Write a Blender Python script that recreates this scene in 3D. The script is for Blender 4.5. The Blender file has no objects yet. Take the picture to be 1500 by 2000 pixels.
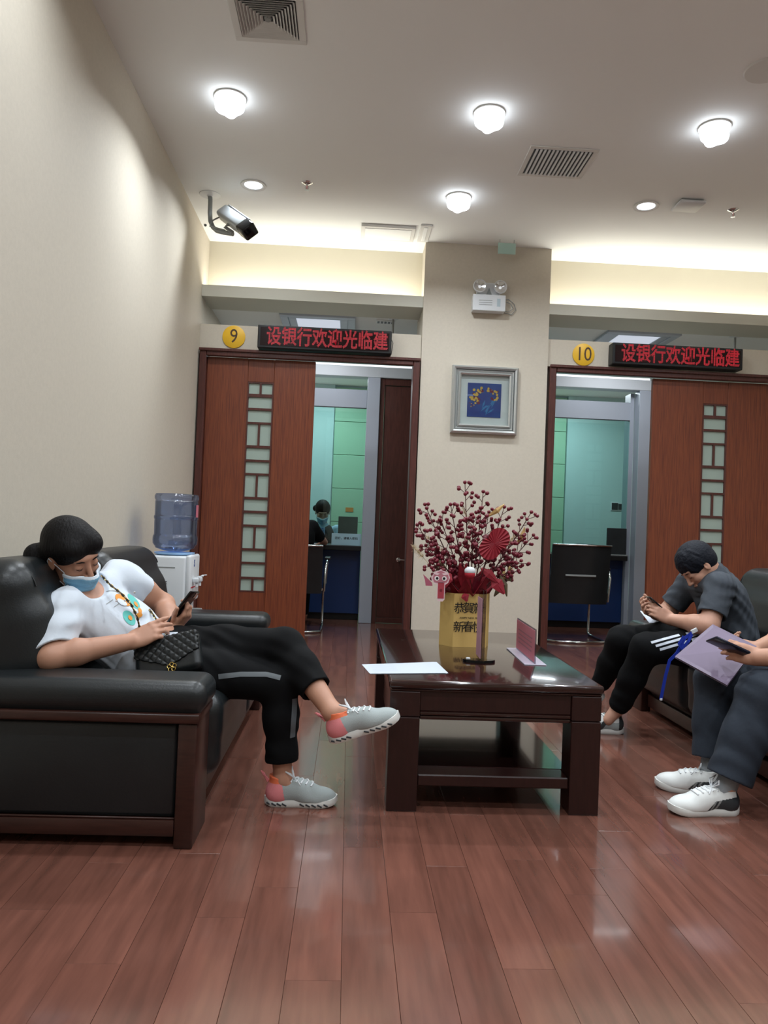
import bpy, bmesh, math, random
import numpy as np
from mathutils import Vector, Matrix, Euler
random.seed(7); rng = np.random.default_rng(7)
scene = bpy.context.scene
# ---------------------------------------------------------------- camera (1500 x 2000 frame)
YAW, PITCH, ROLL, FPX, CAMH = 0.0457, 0.01915, 0.0397, 1457.0, 1.0
_cy, _sy = math.cos(YAW), math.sin(YAW)
_f = np.array([_sy*math.cos(PITCH), _cy*math.cos(PITCH), math.sin(PITCH)])
_r = np.array([_cy, -_sy, 0.0]); _u = np.cross(_r, _f)
R_ = _r*math.cos(ROLL)+_u*math.sin(ROLL); U_ = -_r*math.sin(ROLL)+_u*math.cos(ROLL)
cam = bpy.data.cameras.new('camera'); camo = bpy.data.objects.new('camera', cam)
scene.collection.objects.link(camo)
cam.sensor_fit = 'VERTICAL'; cam.sensor_height = 36; cam.lens = FPX/2000*36
cam.clip_start = .05
m = Matrix.Identity(4)
for i in range(3):
    m[i][0] = R_[i]; m[i][1] = U_[i]; m[i][2] = -_f[i]
m[2][3] = CAMH
camo.matrix_world = m
scene.camera = camo
scene.view_settings.view_transform = 'Standard'; scene.view_settings.look = 'None'
scene.view_settings.gamma = 1; scene.view_settings.use_curve_mapping = False
scene.view_settings.exposure = -0.85
w = bpy.data.worlds.new('world'); scene.world = w; w.use_nodes = True
w.node_tree.nodes['Background'].inputs[0].default_value = (.5, .55, .6, 1)
w.node_tree.nodes['Background'].inputs[1].default_value = .05
LIGHT = dict(down=29.0, fill=27.0, cove=15.0, booth=52.0)     # watts of each kind of lamp

def AT(px, py, Y):
    v = (px-750)*R_+(1000-py)*U_+FPX*_f
    return np.array([0, 0, CAMH])+v*Y/v[1]
def ATZ(px, py, z):
    v = (px-750)*R_+(1000-py)*U_+FPX*_f
    return np.array([0, 0, CAMH])+v*(z-CAMH)/v[2]

# ---------------------------------------------------------------- materials
def lin(c):
    if isinstance(c, str):
        c = [int(c[i:i+2], 16)/255 for i in (0, 2, 4)]
        c = [x/12.92 if x <= .04045 else ((x+.055)/1.055)**2.4 for x in c]
    return (*c[:3], 1)
MATS = {}
def mat(name, col, rough=.5, metal=0, var=None, bump=None, emit=None, trans=0, ior=1.45, coat=0, stretch=(1, 1, 1), col2=None, spec=.5, rand=0, sheen=0, alpha=1):
    if name in MATS: return MATS[name]
    mt = bpy.data.materials.new(name); mt.use_nodes = True
    nt = mt.node_tree; b = nt.nodes['Principled BSDF']; I = b.inputs
    I['Base Color'].default_value = lin(col); I['Roughness'].default_value = rough
    I['Metallic'].default_value = metal; I['IOR'].default_value = ior
    I['Specular IOR Level'].default_value = spec
    I['Transmission Weight'].default_value = trans; I['Coat Weight'].default_value = coat
    I['Coat Roughness'].default_value = .06; I['Sheen Weight'].default_value = sheen; I['Alpha'].default_value = alpha
    if var or bump:
        tc = nt.nodes.new('ShaderNodeTexCoord'); mp = nt.nodes.new('ShaderNodeMapping')
        mp.inputs['Scale'].default_value = stretch
        nt.links.new(tc.outputs['Object'], mp.inputs[0])
        src = mp.outputs[0]
        if rand:
            oi = nt.nodes.new('ShaderNodeObjectInfo'); ad = nt.nodes.new('ShaderNodeVectorMath'); ad.operation = 'ADD'
            ml = nt.nodes.new('ShaderNodeMath'); ml.operation = 'MULTIPLY'; ml.inputs[1].default_value = 37
            nt.links.new(oi.outputs['Random'], ml.inputs[0]); nt.links.new(ml.outputs[0], ad.inputs[1]); nt.links.new(src, ad.inputs[0])
            src = ad.outputs[0]
    if var:
        n = nt.nodes.new('ShaderNodeTexNoise'); n.inputs['Scale'].default_value = var[0]; n.inputs['Detail'].default_value = 5
        nt.links.new(src, n.inputs['Vector'])
        cr = nt.nodes.new('ShaderNodeValToRGB')
        c1 = lin(col)
        c2 = lin(col2) if col2 else tuple(x*(1-var[1]) for x in c1[:3])+(1,)
        cr.color_ramp.elements[0].position = .32; cr.color_ramp.elements[1].position = .68
        cr.color_ramp.elements[0].color = c2; cr.color_ramp.elements[1].color = c1
        nt.links.new(n.outputs['Fac'], cr.inputs[0])
        out = cr.outputs[0]
        if rand:
            hs = nt.nodes.new('ShaderNodeHueSaturation'); mr = nt.nodes.new('ShaderNodeMapRange')
            mr.inputs[3].default_value = 1-rand; mr.inputs[4].default_value = 1+rand
            nt.links.new(oi.outputs['Random'], mr.inputs[0]); nt.links.new(mr.outputs[0], hs.inputs['Value'])
            nt.links.new(out, hs.inputs['Color']); out = hs.outputs[0]
        nt.links.new(out, I['Base Color'])
    if bump:
        n2 = nt.nodes.new('ShaderNodeTexNoise'); n2.inputs['Scale'].default_value = bump[0]; n2.inputs['Detail'].default_value = 4
        nt.links.new(src, n2.inputs['Vector'])
        bp = nt.nodes.new('ShaderNodeBump'); bp.inputs['Strength'].default_value = bump[1]; bp.inputs['Distance'].default_value = bump[2] if len(bump) > 2 else .002
        nt.links.new(n2.outputs['Fac'], bp.inputs['Height']); nt.links.new(bp.outputs[0], I['Normal'])
    if emit:
        I['Emission Color'].default_value = lin(emit[0]); I['Emission Strength'].default_value = emit[1]
    MATS[name] = mt
    return mt
M = {}
M['wall'] = mat('cream wallpaper', 'C6BEAF', .75, bump=(260, .35, .001), var=(60, .05))
M['cove'] = mat('warm cove paint', 'D2CCBA', .8)
M['ceil'] = mat('ceiling paint', 'EDF0EF', .85)
M['white'] = mat('white paint', 'DADBD8', .6)
M['fascia'] = mat('light fascia paint', 'C4C3B8', .7)
M['lightalu'] = mat('light silver beam', 'C3C8CE', .4)
M['plank'] = mat('red brown floor boards', '744B3F', .16, var=(6, .4), col2='5F3D33', stretch=(5, .5, 5), rand=.12, coat=.3, bump=(30, .03, .0004))
M['subfloor'] = mat('dark floor joints', '55352B', .5)
M['wood'] = mat('reddish door veneer', '7E4329', .36, var=(16, .4), col2='5F2E20', stretch=(14, 14, .35), bump=(60, .08))
M['wooddark'] = mat('dark red brown trim', '57302A', .35, var=(14, .35), stretch=(6, 6, .6))
M['tablewood'] = mat('dark lacquered table wood', '2E1714', .14, var=(12, .4), stretch=(8, 1, 8), coat=.6)
M['tableleg'] = mat('dark stained leg wood', '2E1715', .3, var=(12, .35), stretch=(8, 8, 1), coat=.1)
M['sofawood'] = mat('brown sofa wood', '3C221C', .32, var=(12, .4), stretch=(1, 8, 8))
M['leather'] = mat('black leather', '1B1F21', .36, bump=(180, .35, .0012), var=(6, .2))
M['frost'] = mat('frosted lattice glass', '9FB0A6', .35, var=(3, .1), spec=.6)
M['alu'] = mat('silver painted frame', 'A9B0BC', .4, metal=.1)
M['chrome'] = mat('polished chrome', 'D8DADC', .12, metal=1)
M['gold'] = mat('gold metal', 'D8BC72', .25, metal=1)
M['green'] = mat('green wall panel', 'A5CBAC', .5)
M['teal'] = mat('pale teal wall', 'BFD6D4', .7)
M['blue'] = mat('navy counter front', '15305E', .35)
M['black'] = mat('black plastic', '131416', .4)
M['blackgloss'] = mat('glossy black', '0C0D10', .12)
M['grey'] = mat('mid grey plastic', '8B8F8E', .5)
M['darkgrey'] = mat('dark grey plastic', '33383B', .4)
M['plastic'] = mat('white plastic', 'D5D9DC', .35)
M['yellow'] = mat('yellow number disc', 'E3B32A', .45)
M['brownink'] = mat('brown ink', '4A3420', .5)
M['silver'] = mat('silver picture frame', 'BFC3C2', .28, metal=.7)
M['mount'] = mat('white picture mount', 'EEEEEC', .6)
M['skin'] = mat('light brown skin', 'B98A72', .5, var=(14, .1), bump=(300, .15, .0004))
M['skin2'] = mat('light skin', 'C0927C', .5, var=(14, .1))
M['hair'] = mat('black hair', '0C0A0B', .6, bump=(110, 1, .004), stretch=(1.5, 1, .25), spec=.22)
M['hairblue'] = mat('blue black hair', '10141E', .65, spec=.25, bump=(90, .9, .004))
M['shirt'] = mat('white cotton', 'CBD4DE', .85, bump=(30, .25, .004), sheen=.2)
M['pants'] = mat('black jersey', '08090B', .85, spec=.2, bump=(25, .3, .004))
M['mask'] = mat('light blue mask', '85BCDA', .8, bump=(400, .3, .0005))
M['maskedge'] = mat('white mask edging', 'D6E2EC', .8)
M['greyshirt'] = mat('charcoal grey cotton', '3A4048', .85, bump=(30, .4, .005))
M['bluejean'] = mat('dark slate cotton', '232B36', .85, bump=(25, .4, .005))
M['paper'] = mat('white paper', 'B9C2CE', .6)
M['pink'] = mat('pink sheet', 'C77E92', .5)
M['red'] = mat('deep red paper', '8E1E2C', .6)
M['redf'] = mat('bright red felt', 'B02030', .7)
M['berry'] = mat('burgundy berry', '6E1B2B', .35)
M['stem'] = mat('brown red stem', '4E2423', .6)
M['kraft'] = mat('matt gold card', 'D4B26C', .4, metal=.08, var=(4, .1))
M['cream'] = mat('cream dried grass', 'C9B796', .85)
M['goldleaf'] = mat('pale gold leaf', 'C7A56A', .5, metal=.2)
M['olive'] = mat('olive gold foliage', '5E5038', .6)
M['ink'] = mat('black ink', '141414', .6)
M['shoepink'] = mat('coral pink knit', 'DD8488', .8, bump=(500, .5, .0008))
M['shoegrey'] = mat('pale grey knit', '9DA6A6', .8, bump=(500, .6, .001))
M['sole'] = mat('off white rubber', 'D5D6D2', .55)
M['shoewhite'] = mat('white leather', 'DCDFDD', .45)
M['orange'] = mat('orange lining', 'E07048', .7)
M['tealprint'] = mat('teal print', '5AB5AC', .7)
M['orangeprint'] = mat('orange print', 'D98F38', .7)
M['stripe'] = mat('grey reflective stripe', '5F666A', .5)
M['stripew'] = mat('white stripe', 'C9D0DA', .7)
M['bluestrap'] = mat('royal blue ribbon', '1F36A0', .5)
M['lilac'] = mat('lilac plastic folder', '76697F', .35)
M['red_led'] = None

def glassmat(name, tint, gloss=.08, rough=.02):
    mt = bpy.data.materials.new(name); mt.use_nodes = True; nt = mt.node_tree
    nt.nodes.remove(nt.nodes['Principled BSDF']); out = nt.nodes['Material Output']
    t = nt.nodes.new('ShaderNodeBsdfTransparent'); t.inputs[0].default_value = lin(tint)
    g = nt.nodes.new('ShaderNodeBsdfGlossy'); g.inputs['Roughness'].default_value = rough
    mx = nt.nodes.new('ShaderNodeMixShader'); lw = nt.nodes.new('ShaderNodeLayerWeight'); lw.inputs[0].default_value = .25
    ma = nt.nodes.new('ShaderNodeMath'); ma.operation = 'MULTIPLY_ADD'; ma.inputs[1].default_value = .5; ma.inputs[2].default_value = gloss
    nt.links.new(lw.outputs['Fresnel'], ma.inputs[0]); nt.links.new(ma.outputs[0], mx.inputs[0])
    nt.links.new(t.outputs[0], mx.inputs[1]); nt.links.new(g.outputs[0], mx.inputs[2]); nt.links.new(mx.outputs[0], out.inputs[0])
    return mt
M['glass'] = glassmat('tinted partition glass', 'DCEFEE', .03)
M['clear'] = glassmat('clear picture glass', 'F2F6F6', .05)
M['acrylic'] = glassmat('clear acrylic', 'D6D2DA', .08)
M['bottle'] = glassmat('blue bottle plastic', 'CFDBF3', .10, .08)
def emitmat(name, col, s):
    return mat(name, (0, 0, 0), .6, emit=(col, s))
def ledmat():
    mt = bpy.data.materials.new('red led dots'); mt.use_nodes = True; nt = mt.node_tree
    b = nt.nodes['Principled BSDF']; b.inputs['Base Color'].default_value = (.02, 0, 0, 1)
    tc = nt.nodes.new('ShaderNodeTexCoord'); sx = nt.nodes.new('ShaderNodeSeparateXYZ'); nt.links.new(tc.outputs['Object'], sx.inputs[0])
    prod = None
    for k in (0, 2):
        m1 = nt.nodes.new('ShaderNodeMath'); m1.operation = 'MULTIPLY'; m1.inputs[1].default_value = 1/.0095*math.pi*2
        nt.links.new(sx.outputs[k], m1.inputs[0])
        s = nt.nodes.new('ShaderNodeMath'); s.operation = 'SINE'; nt.links.new(m1.outputs[0], s.inputs[0])
        a = nt.nodes.new('ShaderNodeMath'); a.operation = 'MULTIPLY_ADD'; a.inputs[1].default_value = .5; a.inputs[2].default_value = .62
        nt.links.new(s.outputs[0], a.inputs[0])
        if prod is None: prod = a.outputs[0]
        else:
            p = nt.nodes.new('ShaderNodeMath'); p.operation = 'MULTIPLY'; nt.links.new(prod, p.inputs[0]); nt.links.new(a.outputs[0], p.inputs[1]); prod = p.outputs[0]
    q = nt.nodes.new('ShaderNodeMath'); q.operation = 'MULTIPLY'; q.inputs[1].default_value = 1.3; nt.links.new(prod, q.inputs[0])
    b.inputs['Emission Color'].default_value = (1, .02, .05, 1); nt.links.new(q.outputs[0], b.inputs['Emission Strength'])
    return mt
M['red_led'] = ledmat()

# ---------------------------------------------------------------- object helpers
COL = scene.collection
WLOC = {}
def tag(o, label=None, cat=None, group=None, kind=None):
    if label: o['label'] = label
    if cat: o['category'] = cat
    if group: o['group'] = group
    if kind: o['kind'] = kind
    return o
def thing(name, loc, label=None, cat=None, group=None, kind=None, parent=None):
    o = bpy.data.objects.new(name, None); COL.objects.link(o); o.empty_display_size = .1
    loc = Vector(loc); WLOC[o.name] = loc.copy()
    if parent is not None: o.parent = parent; loc = loc-WLOC[parent.name]
    o.location = loc
    return tag(o, label, cat, group, kind)
def link_mesh(name, V, F, mats, parent=None, smooth=None, midx=None, origin=None):
    V = np.asarray(V, dtype=np.float64).reshape(-1, 3)
    if origin is None:
        lo, hi = V.min(0), V.max(0); origin = Vector(((lo[0]+hi[0])/2, (lo[1]+hi[1])/2, lo[2]))
    origin = Vector(origin)
    me = bpy.data.meshes.new(name)
    W = V-np.array(origin)
    if isinstance(F, np.ndarray):
        n = F.shape[1]
        me.vertices.add(len(W)); me.vertices.foreach_set('co', W.astype(np.float32).ravel())
        me.loops.add(F.size); me.loops.foreach_set('vertex_index', F.astype(np.int32).ravel())
        me.polygons.add(len(F)); me.polygons.foreach_set('loop_start', np.arange(0, F.size, n, dtype=np.int32))
        me.update(calc_edges=True)
    else:
        me.from_pydata([tuple(v) for v in W], [], F)
    if not isinstance(mats, (list, tuple)): mats = [mats]
    for x in mats: me.materials.append(x)
    if midx is not None: me.polygons.foreach_set('material_index', np.asarray(midx, dtype=np.int32))
    if smooth is not None:
        me.shade_smooth()
        if smooth < 179: me.set_sharp_from_angle(angle=math.radians(smooth))
    me.update()
    o = bpy.data.objects.new(name, me); COL.objects.link(o)
    WLOC[o.name] = origin.copy()
    if parent is not None: o.parent = parent; o.location = origin-WLOC[parent.name]
    else: o.location = origin
    return o
def inst(src, loc, parent=None, name=None):
    o = src.copy(); COL.objects.link(o); WLOC[o.name] = Vector(loc)
    o.parent = parent
    o.location = Vector(loc)-(WLOC[parent.name] if parent is not None else Vector())
    return o
def copy_tree(src, loc, label=None):
    o = src.copy(); COL.objects.link(o); WLOC[o.name] = Vector(loc); o.location = loc
    if label: o['label'] = label
    for ch in src.children:
        c = ch.copy(); COL.objects.link(c); c.parent = o
        for g in ch.children:
            d = g.copy(); COL.objects.link(d); d.parent = c
    return o
def nrm(v):
    v = np.asarray(v, float); return v/np.linalg.norm(v)
def frame(f, l):                      # forward, left -> orthonormal f,l,u
    f = nrm(f); u = nrm(np.cross(f, l)); l = np.cross(u, f); return np.array([f, l, u])
class MB:
    def __init__(s): s.v = []; s.f = []; s.m = []; s.cur = 0
    def add(s, V, F):
        n = len(s.v); s.v += [tuple(float(c) for c in x) for x in V]; s.f += [tuple(i+n for i in f) for f in F]; s.m += [s.cur]*len(F); return s
    def box(s, lo, hi, bev=0, mtx=None, seg=1):
        lo = np.array(lo, float); hi = np.array(hi, float); c = (lo+hi)/2; h = (hi-lo)/2
        bm = bmesh.new(); bmesh.ops.create_cube(bm, size=2)
        for v in bm.verts: v.co = Vector((v.co.x*h[0], v.co.y*h[1], v.co.z*h[2]))
        if bev: bmesh.ops.bevel(bm, geom=bm.edges[:], offset=min(bev, .49*2*min(h)), segments=seg, affect='EDGES', profile=.5)
        bm.verts.ensure_lookup_table(); bm.verts.index_update()
        V = np.array([v.co for v in bm.verts])+c; F = [[v.index for v in f.verts] for f in bm.faces]; bm.free()
        if mtx is not None: V = s._tf(V, mtx)
        return s.add(V, F)
    def _tf(s, V, mtx): return np.array([mtx @ Vector(v) for v in V])
    def obox(s, c, ax, h, bev=0, seg=1):       # centre, rows of ax = axes, half sizes
        ax = np.asarray(ax, float); mt = Matrix.Identity(4)
        for i in range(3):
            for j in range(3): mt[i][j] = ax[j][i]
            mt[i][3] = c[i]
        return s.box([-x for x in h], h, bev, mt, seg)
    def tube(s, pts, r, n=8, caps=True, flat=None, closed=False):
        P = [np.array(p, float) for p in pts]; k = len(P)
        rr = r if hasattr(r, '__len__') else [r]*k
        V = []; prev = None
        for i in range(k):
            if closed: t = P[(i+1) % k]-P[i-1]
            else: t = P[min(i+1, k-1)]-P[max(i-1, 0)]
            t = nrm(t)
            if prev is None:
                a = np.array([0, 0, 1.]) if abs(t[2]) < .9 else np.array([1., 0, 0]); a = nrm(a-t*(a@t))
            else:
                a = prev-t*(prev@t); a = nrm(a)
            prev = a; b = np.cross(t, a)
            for j in range(n):
                th = 2*math.pi*j/n
                if flat is None: V.append(P[i]+rr[i]*(math.cos(th)*a+math.sin(th)*b))
                else: V.append(P[i]+rr[i]*(math.cos(th)*a*flat[0]+math.sin(th)*b*flat[1]))
        F = [[i*n+j, i*n+(j+1) % n, (i+1)*n+(j+1) % n, (i+1)*n+j] for i in range(k-1) for j in range(n)]
        if closed: F += [[(k-1)*n+j, (k-1)*n+(j+1) % n, (j+1) % n, j] for j in range(n)]
        elif caps: F += [list(range(n))[::-1], list(range((k-1)*n, k*n))]
        return s.add(V, F)
    def lathe(s, prof, c, n=24, axis=None):    # prof: (r,z) pairs, axis rows (x,y,z dirs)
        ax = np.eye(3) if axis is None else np.asarray(axis, float); c = np.array(c, float)
        V = []
        for r, z in prof:
            for j in range(n):
                th = 2*math.pi*j/n; V.append(c+ax[0]*r*math.cos(th)+ax[1]*r*math.sin(th)+ax[2]*z)
        k = len(prof)
        F = [[i*n+j, i*n+(j+1) % n, (i+1)*n+(j+1) % n, (i+1)*n+j] for i in range(k-1) for j in range(n)]
        F += [list(range(n))[::-1], list(range((k-1)*n, k*n))]
        return s.add(V, F)
    def prism(s, poly, c, ax, h, bev=0):       # poly 2D in ax[0],ax[1]; thickness h along ax[2]
        ax = np.asarray(ax, float); c = np.array(c, float); n = len(poly)
        V = [c+ax[0]*p[0]+ax[1]*p[1] for p in poly]+[c+ax[0]*p[0]+ax[1]*p[1]+ax[2]*h for p in poly]
        F = [list(range(n))[::-1], list(range(n, 2*n))]+[[i, (i+1) % n, n+(i+1) % n, n+i] for i in range(n)]
        return s.add(V, F)
    def ball(s, c, r, n=8, m=6, ax=None):
        r = np.array(r if hasattr(r, '__len__') else [r]*3, float); ax = np.eye(3) if ax is None else np.asarray(ax)
        V = [np.array(c)+ax[2]*r[2]]; F = []
        for i in range(1, m):
            ph = math.pi*i/m
            for j in range(n):
                th = 2*math.pi*j/n
                V.append(np.array(c)+ax[0]*r[0]*math.sin(ph)*math.cos(th)+ax[1]*r[1]*math.sin(ph)*math.sin(th)+ax[2]*r[2]*math.cos(ph))
        V.append(np.array(c)-ax[2]*r[2]); e = len(V)-1
        for j in range(n): F.append([0, 1+j, 1+(j+1) % n]); F.append([e, e-n+(j+1) % n, e-n+j])
        for i in range(m-2):
            for j in range(n): F.append([1+i*n+j, 1+(i+1)*n+j, 1+(i+1)*n+(j+1) % n, 1+i*n+(j+1) % n])
        return s.add(V, F)
    def build(s, name, mats, parent=None, smooth=None, origin=None):
        return link_mesh(name, s.v, s.f, mats, parent, smooth, s.m if isinstance(mats, (list, tuple)) else None, origin)
def text(name, body, size, c, ax, mt, parent, ext=.001, bold=0, sx=1, align='CENTER'):
    cu = bpy.data.curves.new(name, 'FONT'); cu.body = body; cu.size = size; cu.align_x = align; cu.align_y = 'CENTER'
    cu.extrude = ext; cu.offset = bold; cu.resolution_u = 3
    o = bpy.data.objects.new(name, cu); COL.objects.link(o)
    bpy.context.view_layer.update()
    me = bpy.data.meshes.new_from_object(o.evaluated_get(bpy.context.evaluated_depsgraph_get()))
    bpy.data.objects.remove(o); bpy.data.curves.remove(cu)
    V = np.array([v.co for v in me.vertices]); F = [list(p.vertices) for p in me.polygons]; bpy.data.meshes.remove(me)
    ax = np.asarray(ax, float); W = np.array(c)+V[:, :1]*sx*ax[0]+V[:, 1:2]*ax[1]+V[:, 2:]*ax[2]
    return link_mesh(name, W, F, mt, parent)
XZ = [[1, 0, 0], [0, 0, 1], [0, -1, 0]]    # text facing the camera side (-Y)

# ---------------------------------------------------------------- implicit surfaces
class Field:
    def __init__(s, lo, hi, h):
        s.lo = np.array(lo, float); s.h = h; s.n = np.ceil((np.array(hi, float)-s.lo)/h).astype(int)+1
        s.d = np.full(s.n, 1., np.float32)
    def region(s, lo, hi):
        a = np.clip(np.floor((np.array(lo)-s.lo)/s.h).astype(int), 0, s.n); b = np.clip(np.ceil((np.array(hi)-s.lo)/s.h).astype(int)+1, 0, s.n)
        if (b <= a).any(): return None
        sl = tuple(slice(a[i], b[i]) for i in range(3))
        g = [((np.arange(a[i], b[i])*s.h)+s.lo[i]).astype(np.float32) for i in range(3)]
        return sl, g[0][:, None, None], g[1][None, :, None], g[2][None, None, :]
    def comb(s, fn, lo, hi, k, mode):
        mg = k+3*s.h
        rg = s.region(np.array(lo)-mg, np.array(hi)+mg)
        if rg is None: return s
        sl, X, Y, Z = rg; dn = fn(X, Y, Z); a = s.d[sl]
        if mode == 'add':
            if k: h = np.maximum(k-np.abs(a-dn), 0)/k; s.d[sl] = np.minimum(a, dn)-h*h*k*.25
            else: s.d[sl] = np.minimum(a, dn)
        else:
            dn = -dn
            if k: h = np.maximum(k-np.abs(a-dn), 0)/k; s.d[sl] = np.maximum(a, dn)+h*h*k*.25
            else: s.d[sl] = np.maximum(a, dn)
        return s
    def cone(s, a, b, ra, rb, k=.02, flat=None, mode='add'):
        a = np.array(a, float); b = np.array(b, float); ba = b-a; L2 = ba@ba+1e-12
        def fn(X, Y, Z):
            px, py, pz = X-a[0], Y-a[1], Z-a[2]
            t = np.clip((px*ba[0]+py*ba[1]+pz*ba[2])/L2, 0, 1)
            qx, qy, qz = px-t*ba[0], py-t*ba[1], pz-t*ba[2]
            if flat is not None:
                ax, fa = flat; q = (qx*ax[0]+qy*ax[1]+qz*ax[2])*(fa-1)
                qx, qy, qz = qx+q*ax[0], qy+q*ax[1], qz+q*ax[2]
                return (np.sqrt(qx*qx+qy*qy+qz*qz)-(ra+(rb-ra)*t))/max(fa, 1)**.5
            return np.sqrt(qx*qx+qy*qy+qz*qz)-(ra+(rb-ra)*t)
        rm = max(ra, rb)*(1 if flat is None else max(1, 1/flat[1]))
        return s.comb(fn, np.minimum(a, b)-rm, np.maximum(a, b)+rm, k, mode)
    def ell(s, c, ax, r, k=.02, mode='add'):
        c = np.array(c, float); ax = np.eye(3) if ax is None else np.asarray(ax, float); r = np.array(r, float)
        def fn(X, Y, Z):
            px, py, pz = X-c[0], Y-c[1], Z-c[2]; k0 = 0; k1 = 0
            for i in range(3):
                q = (px*ax[i][0]+py*ax[i][1]+pz*ax[i][2])/r[i]; k0 = k0+q*q; k1 = k1+(q/r[i])**2
            k0 = np.sqrt(k0); k1 = np.sqrt(k1)+1e-6
            return k0*(k0-1)/k1
        e = np.sqrt(((ax*r[:, None])**2).sum(0))
        return s.comb(fn, c-e, c+e, k, mode)
    def rbox(s, c, ax, hs, r=.01, k=.0, mode='add'):
        c = np.array(c, float); ax = np.eye(3) if ax is None else np.asarray(ax, float); hs = np.array(hs, float)
        def fn(X, Y, Z):
            px, py, pz = X-c[0], Y-c[1], Z-c[2]; o = 0; ins = -9.
            for i in range(3):
                q = np.abs(px*ax[i][0]+py*ax[i][1]+pz*ax[i][2])-(hs[i]-r); o = o+np.maximum(q, 0)**2; ins = np.maximum(ins, q)
            return np.sqrt(o)+np.minimum(ins, 0)-r
        e = np.abs(ax*hs[:, None]).sum(0)
        return s.comb(fn, c-e, c+e, k, mode)
    def cut(s, p, n, lo, hi, k=0):            # remove the side n points to, inside a region
        p = np.array(p, float); n = nrm(n)
        rg = s.region(lo, hi); 
        if rg is None: return s
        sl, X, Y, Z = rg; dn = (X-p[0])*n[0]+(Y-p[1])*n[1]+(Z-p[2])*n[2]
        s.d[sl] = np.maximum(s.d[sl], dn); return s
    def fold(s, amp, wave, dirv, seed=0):
        d = nrm(dirv)*2*math.pi/wave
        X = (np.arange(s.n[0])*s.h+s.lo[0]).astype(np.float32)[:, None, None]; Y = (np.arange(s.n[1])*s.h+s.lo[1]).astype(np.float32)[None, :, None]; Z = (np.arange(s.n[2])*s.h+s.lo[2]).astype(np.float32)[None, None, :]
        w = 2.2*np.sin(X*17+seed+Y*9)+1.7*np.sin(Y*21+2*seed-Z*13)+1.5*np.sin(Z*19+seed*3)
        amt = .5+.5*np.sin(X*23+Z*15+seed)*np.sin(Y*19-X*7+seed)
        s.d += (amp*amt*np.sin(X*d[0]+Y*d[1]+Z*d[2]+w)).astype(np.float32); return s
    def mesh(s):
        d = s.d; d[0] = 1; d[-1] = 1; d[:, 0] = 1; d[:, -1] = 1; d[:, :, 0] = 1; d[:, :, -1] = 1
        ins = (d < 0).astype(np.uint8); n = d.shape
        cnt = np.zeros((n[0]-1, n[1]-1, n[2]-1), np.uint8)
        for i in (0, 1):
            for j in (0, 1):
                for k in (0, 1): cnt += ins[i:n[0]-1+i, j:n[1]-1+j, k:n[2]-1+k]
        act = (cnt > 0) & (cnt < 8); idx = np.argwhere(act); N = len(idx)
        cid = np.full(act.shape, -1, np.int32); cid[act] = np.arange(N)
        acc = np.zeros((N, 3)); num = np.zeros(N)
        for ax in range(3):
            o = [0, 0, 0]; o[ax] = 1; oth = [q for q in range(3) if q != ax]
            for p in (0, 1):
                for q in (0, 1):
                    a = idx.copy(); a[:, oth[0]] += p; a[:, oth[1]] += q; b = a+o
                    da = d[a[:, 0], a[:, 1], a[:, 2]]; db = d[b[:, 0], b[:, 1], b[:, 2]]
                    cr = (da < 0) != (db < 0)
                    t = np.where(cr, da/np.where(cr, da-db, 1), 0); pt = a.astype(float); pt[:, ax] += t
                    acc[cr] += pt[cr]; num[cr] += 1
        V = acc/num[:, None]*s.h+s.lo
        Q = []
        for ax in range(3):
            A = [slice(None)]*3; B = [slice(None)]*3; A[ax] = slice(0, -1); B[ax] = slice(1, None)
            ia = ins[tuple(A)]; ib = ins[tuple(B)]; e = np.argwhere(ia != ib); sgn = ia[e[:, 0], e[:, 1], e[:, 2]] > 0
            o1, o2 = [(1, 2), (2, 0), (0, 1)][ax]
            def cell(x, y):
                c = e.copy(); c[:, o1] -= x; c[:, o2] -= y; return cid[c[:, 0], c[:, 1], c[:, 2]]
            q = np.stack([cell(1, 1), cell(0, 1), cell(0, 0), cell(1, 0)], 1)
            q[~sgn] = q[~sgn][:, ::-1]; Q.append(q)
        return V, np.concatenate(Q)
    def build(s, name, mats, parent=None, color=None, origin=None):
        V, F = s.mesh(); mi = None
        if color is not None: mi = color(V[F].mean(1))
        s.d = None
        return link_mesh(name, V, F, mats, parent, 180, mi, origin)

def translucent(name, col):
    mt = bpy.data.materials.new(name); mt.use_nodes = True; nt = mt.node_tree
    nt.nodes.remove(nt.nodes['Principled BSDF']); out = nt.nodes['Material Output']
    a = nt.nodes.new('ShaderNodeBsdfDiffuse'); b = nt.nodes.new('ShaderNodeBsdfTranslucent'); c = nt.nodes.new('ShaderNodeBsdfTransparent')
    for n in (a, b): n.inputs[0].default_value = lin(col)
    c.inputs[0].default_value = lin('F0D0D8')
    m1 = nt.nodes.new('ShaderNodeMixShader'); m1.inputs[0].default_value = .5; m2 = nt.nodes.new('ShaderNodeMixShader'); m2.inputs[0].default_value = .3
    nt.links.new(a.outputs[0], m1.inputs[1]); nt.links.new(b.outputs[0], m1.inputs[2]); nt.links.new(m1.outputs[0], m2.inputs[1]); nt.links.new(c.outputs[0], m2.inputs[2]); nt.links.new(m2.outputs[0], out.inputs[0])
    return mt
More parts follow.
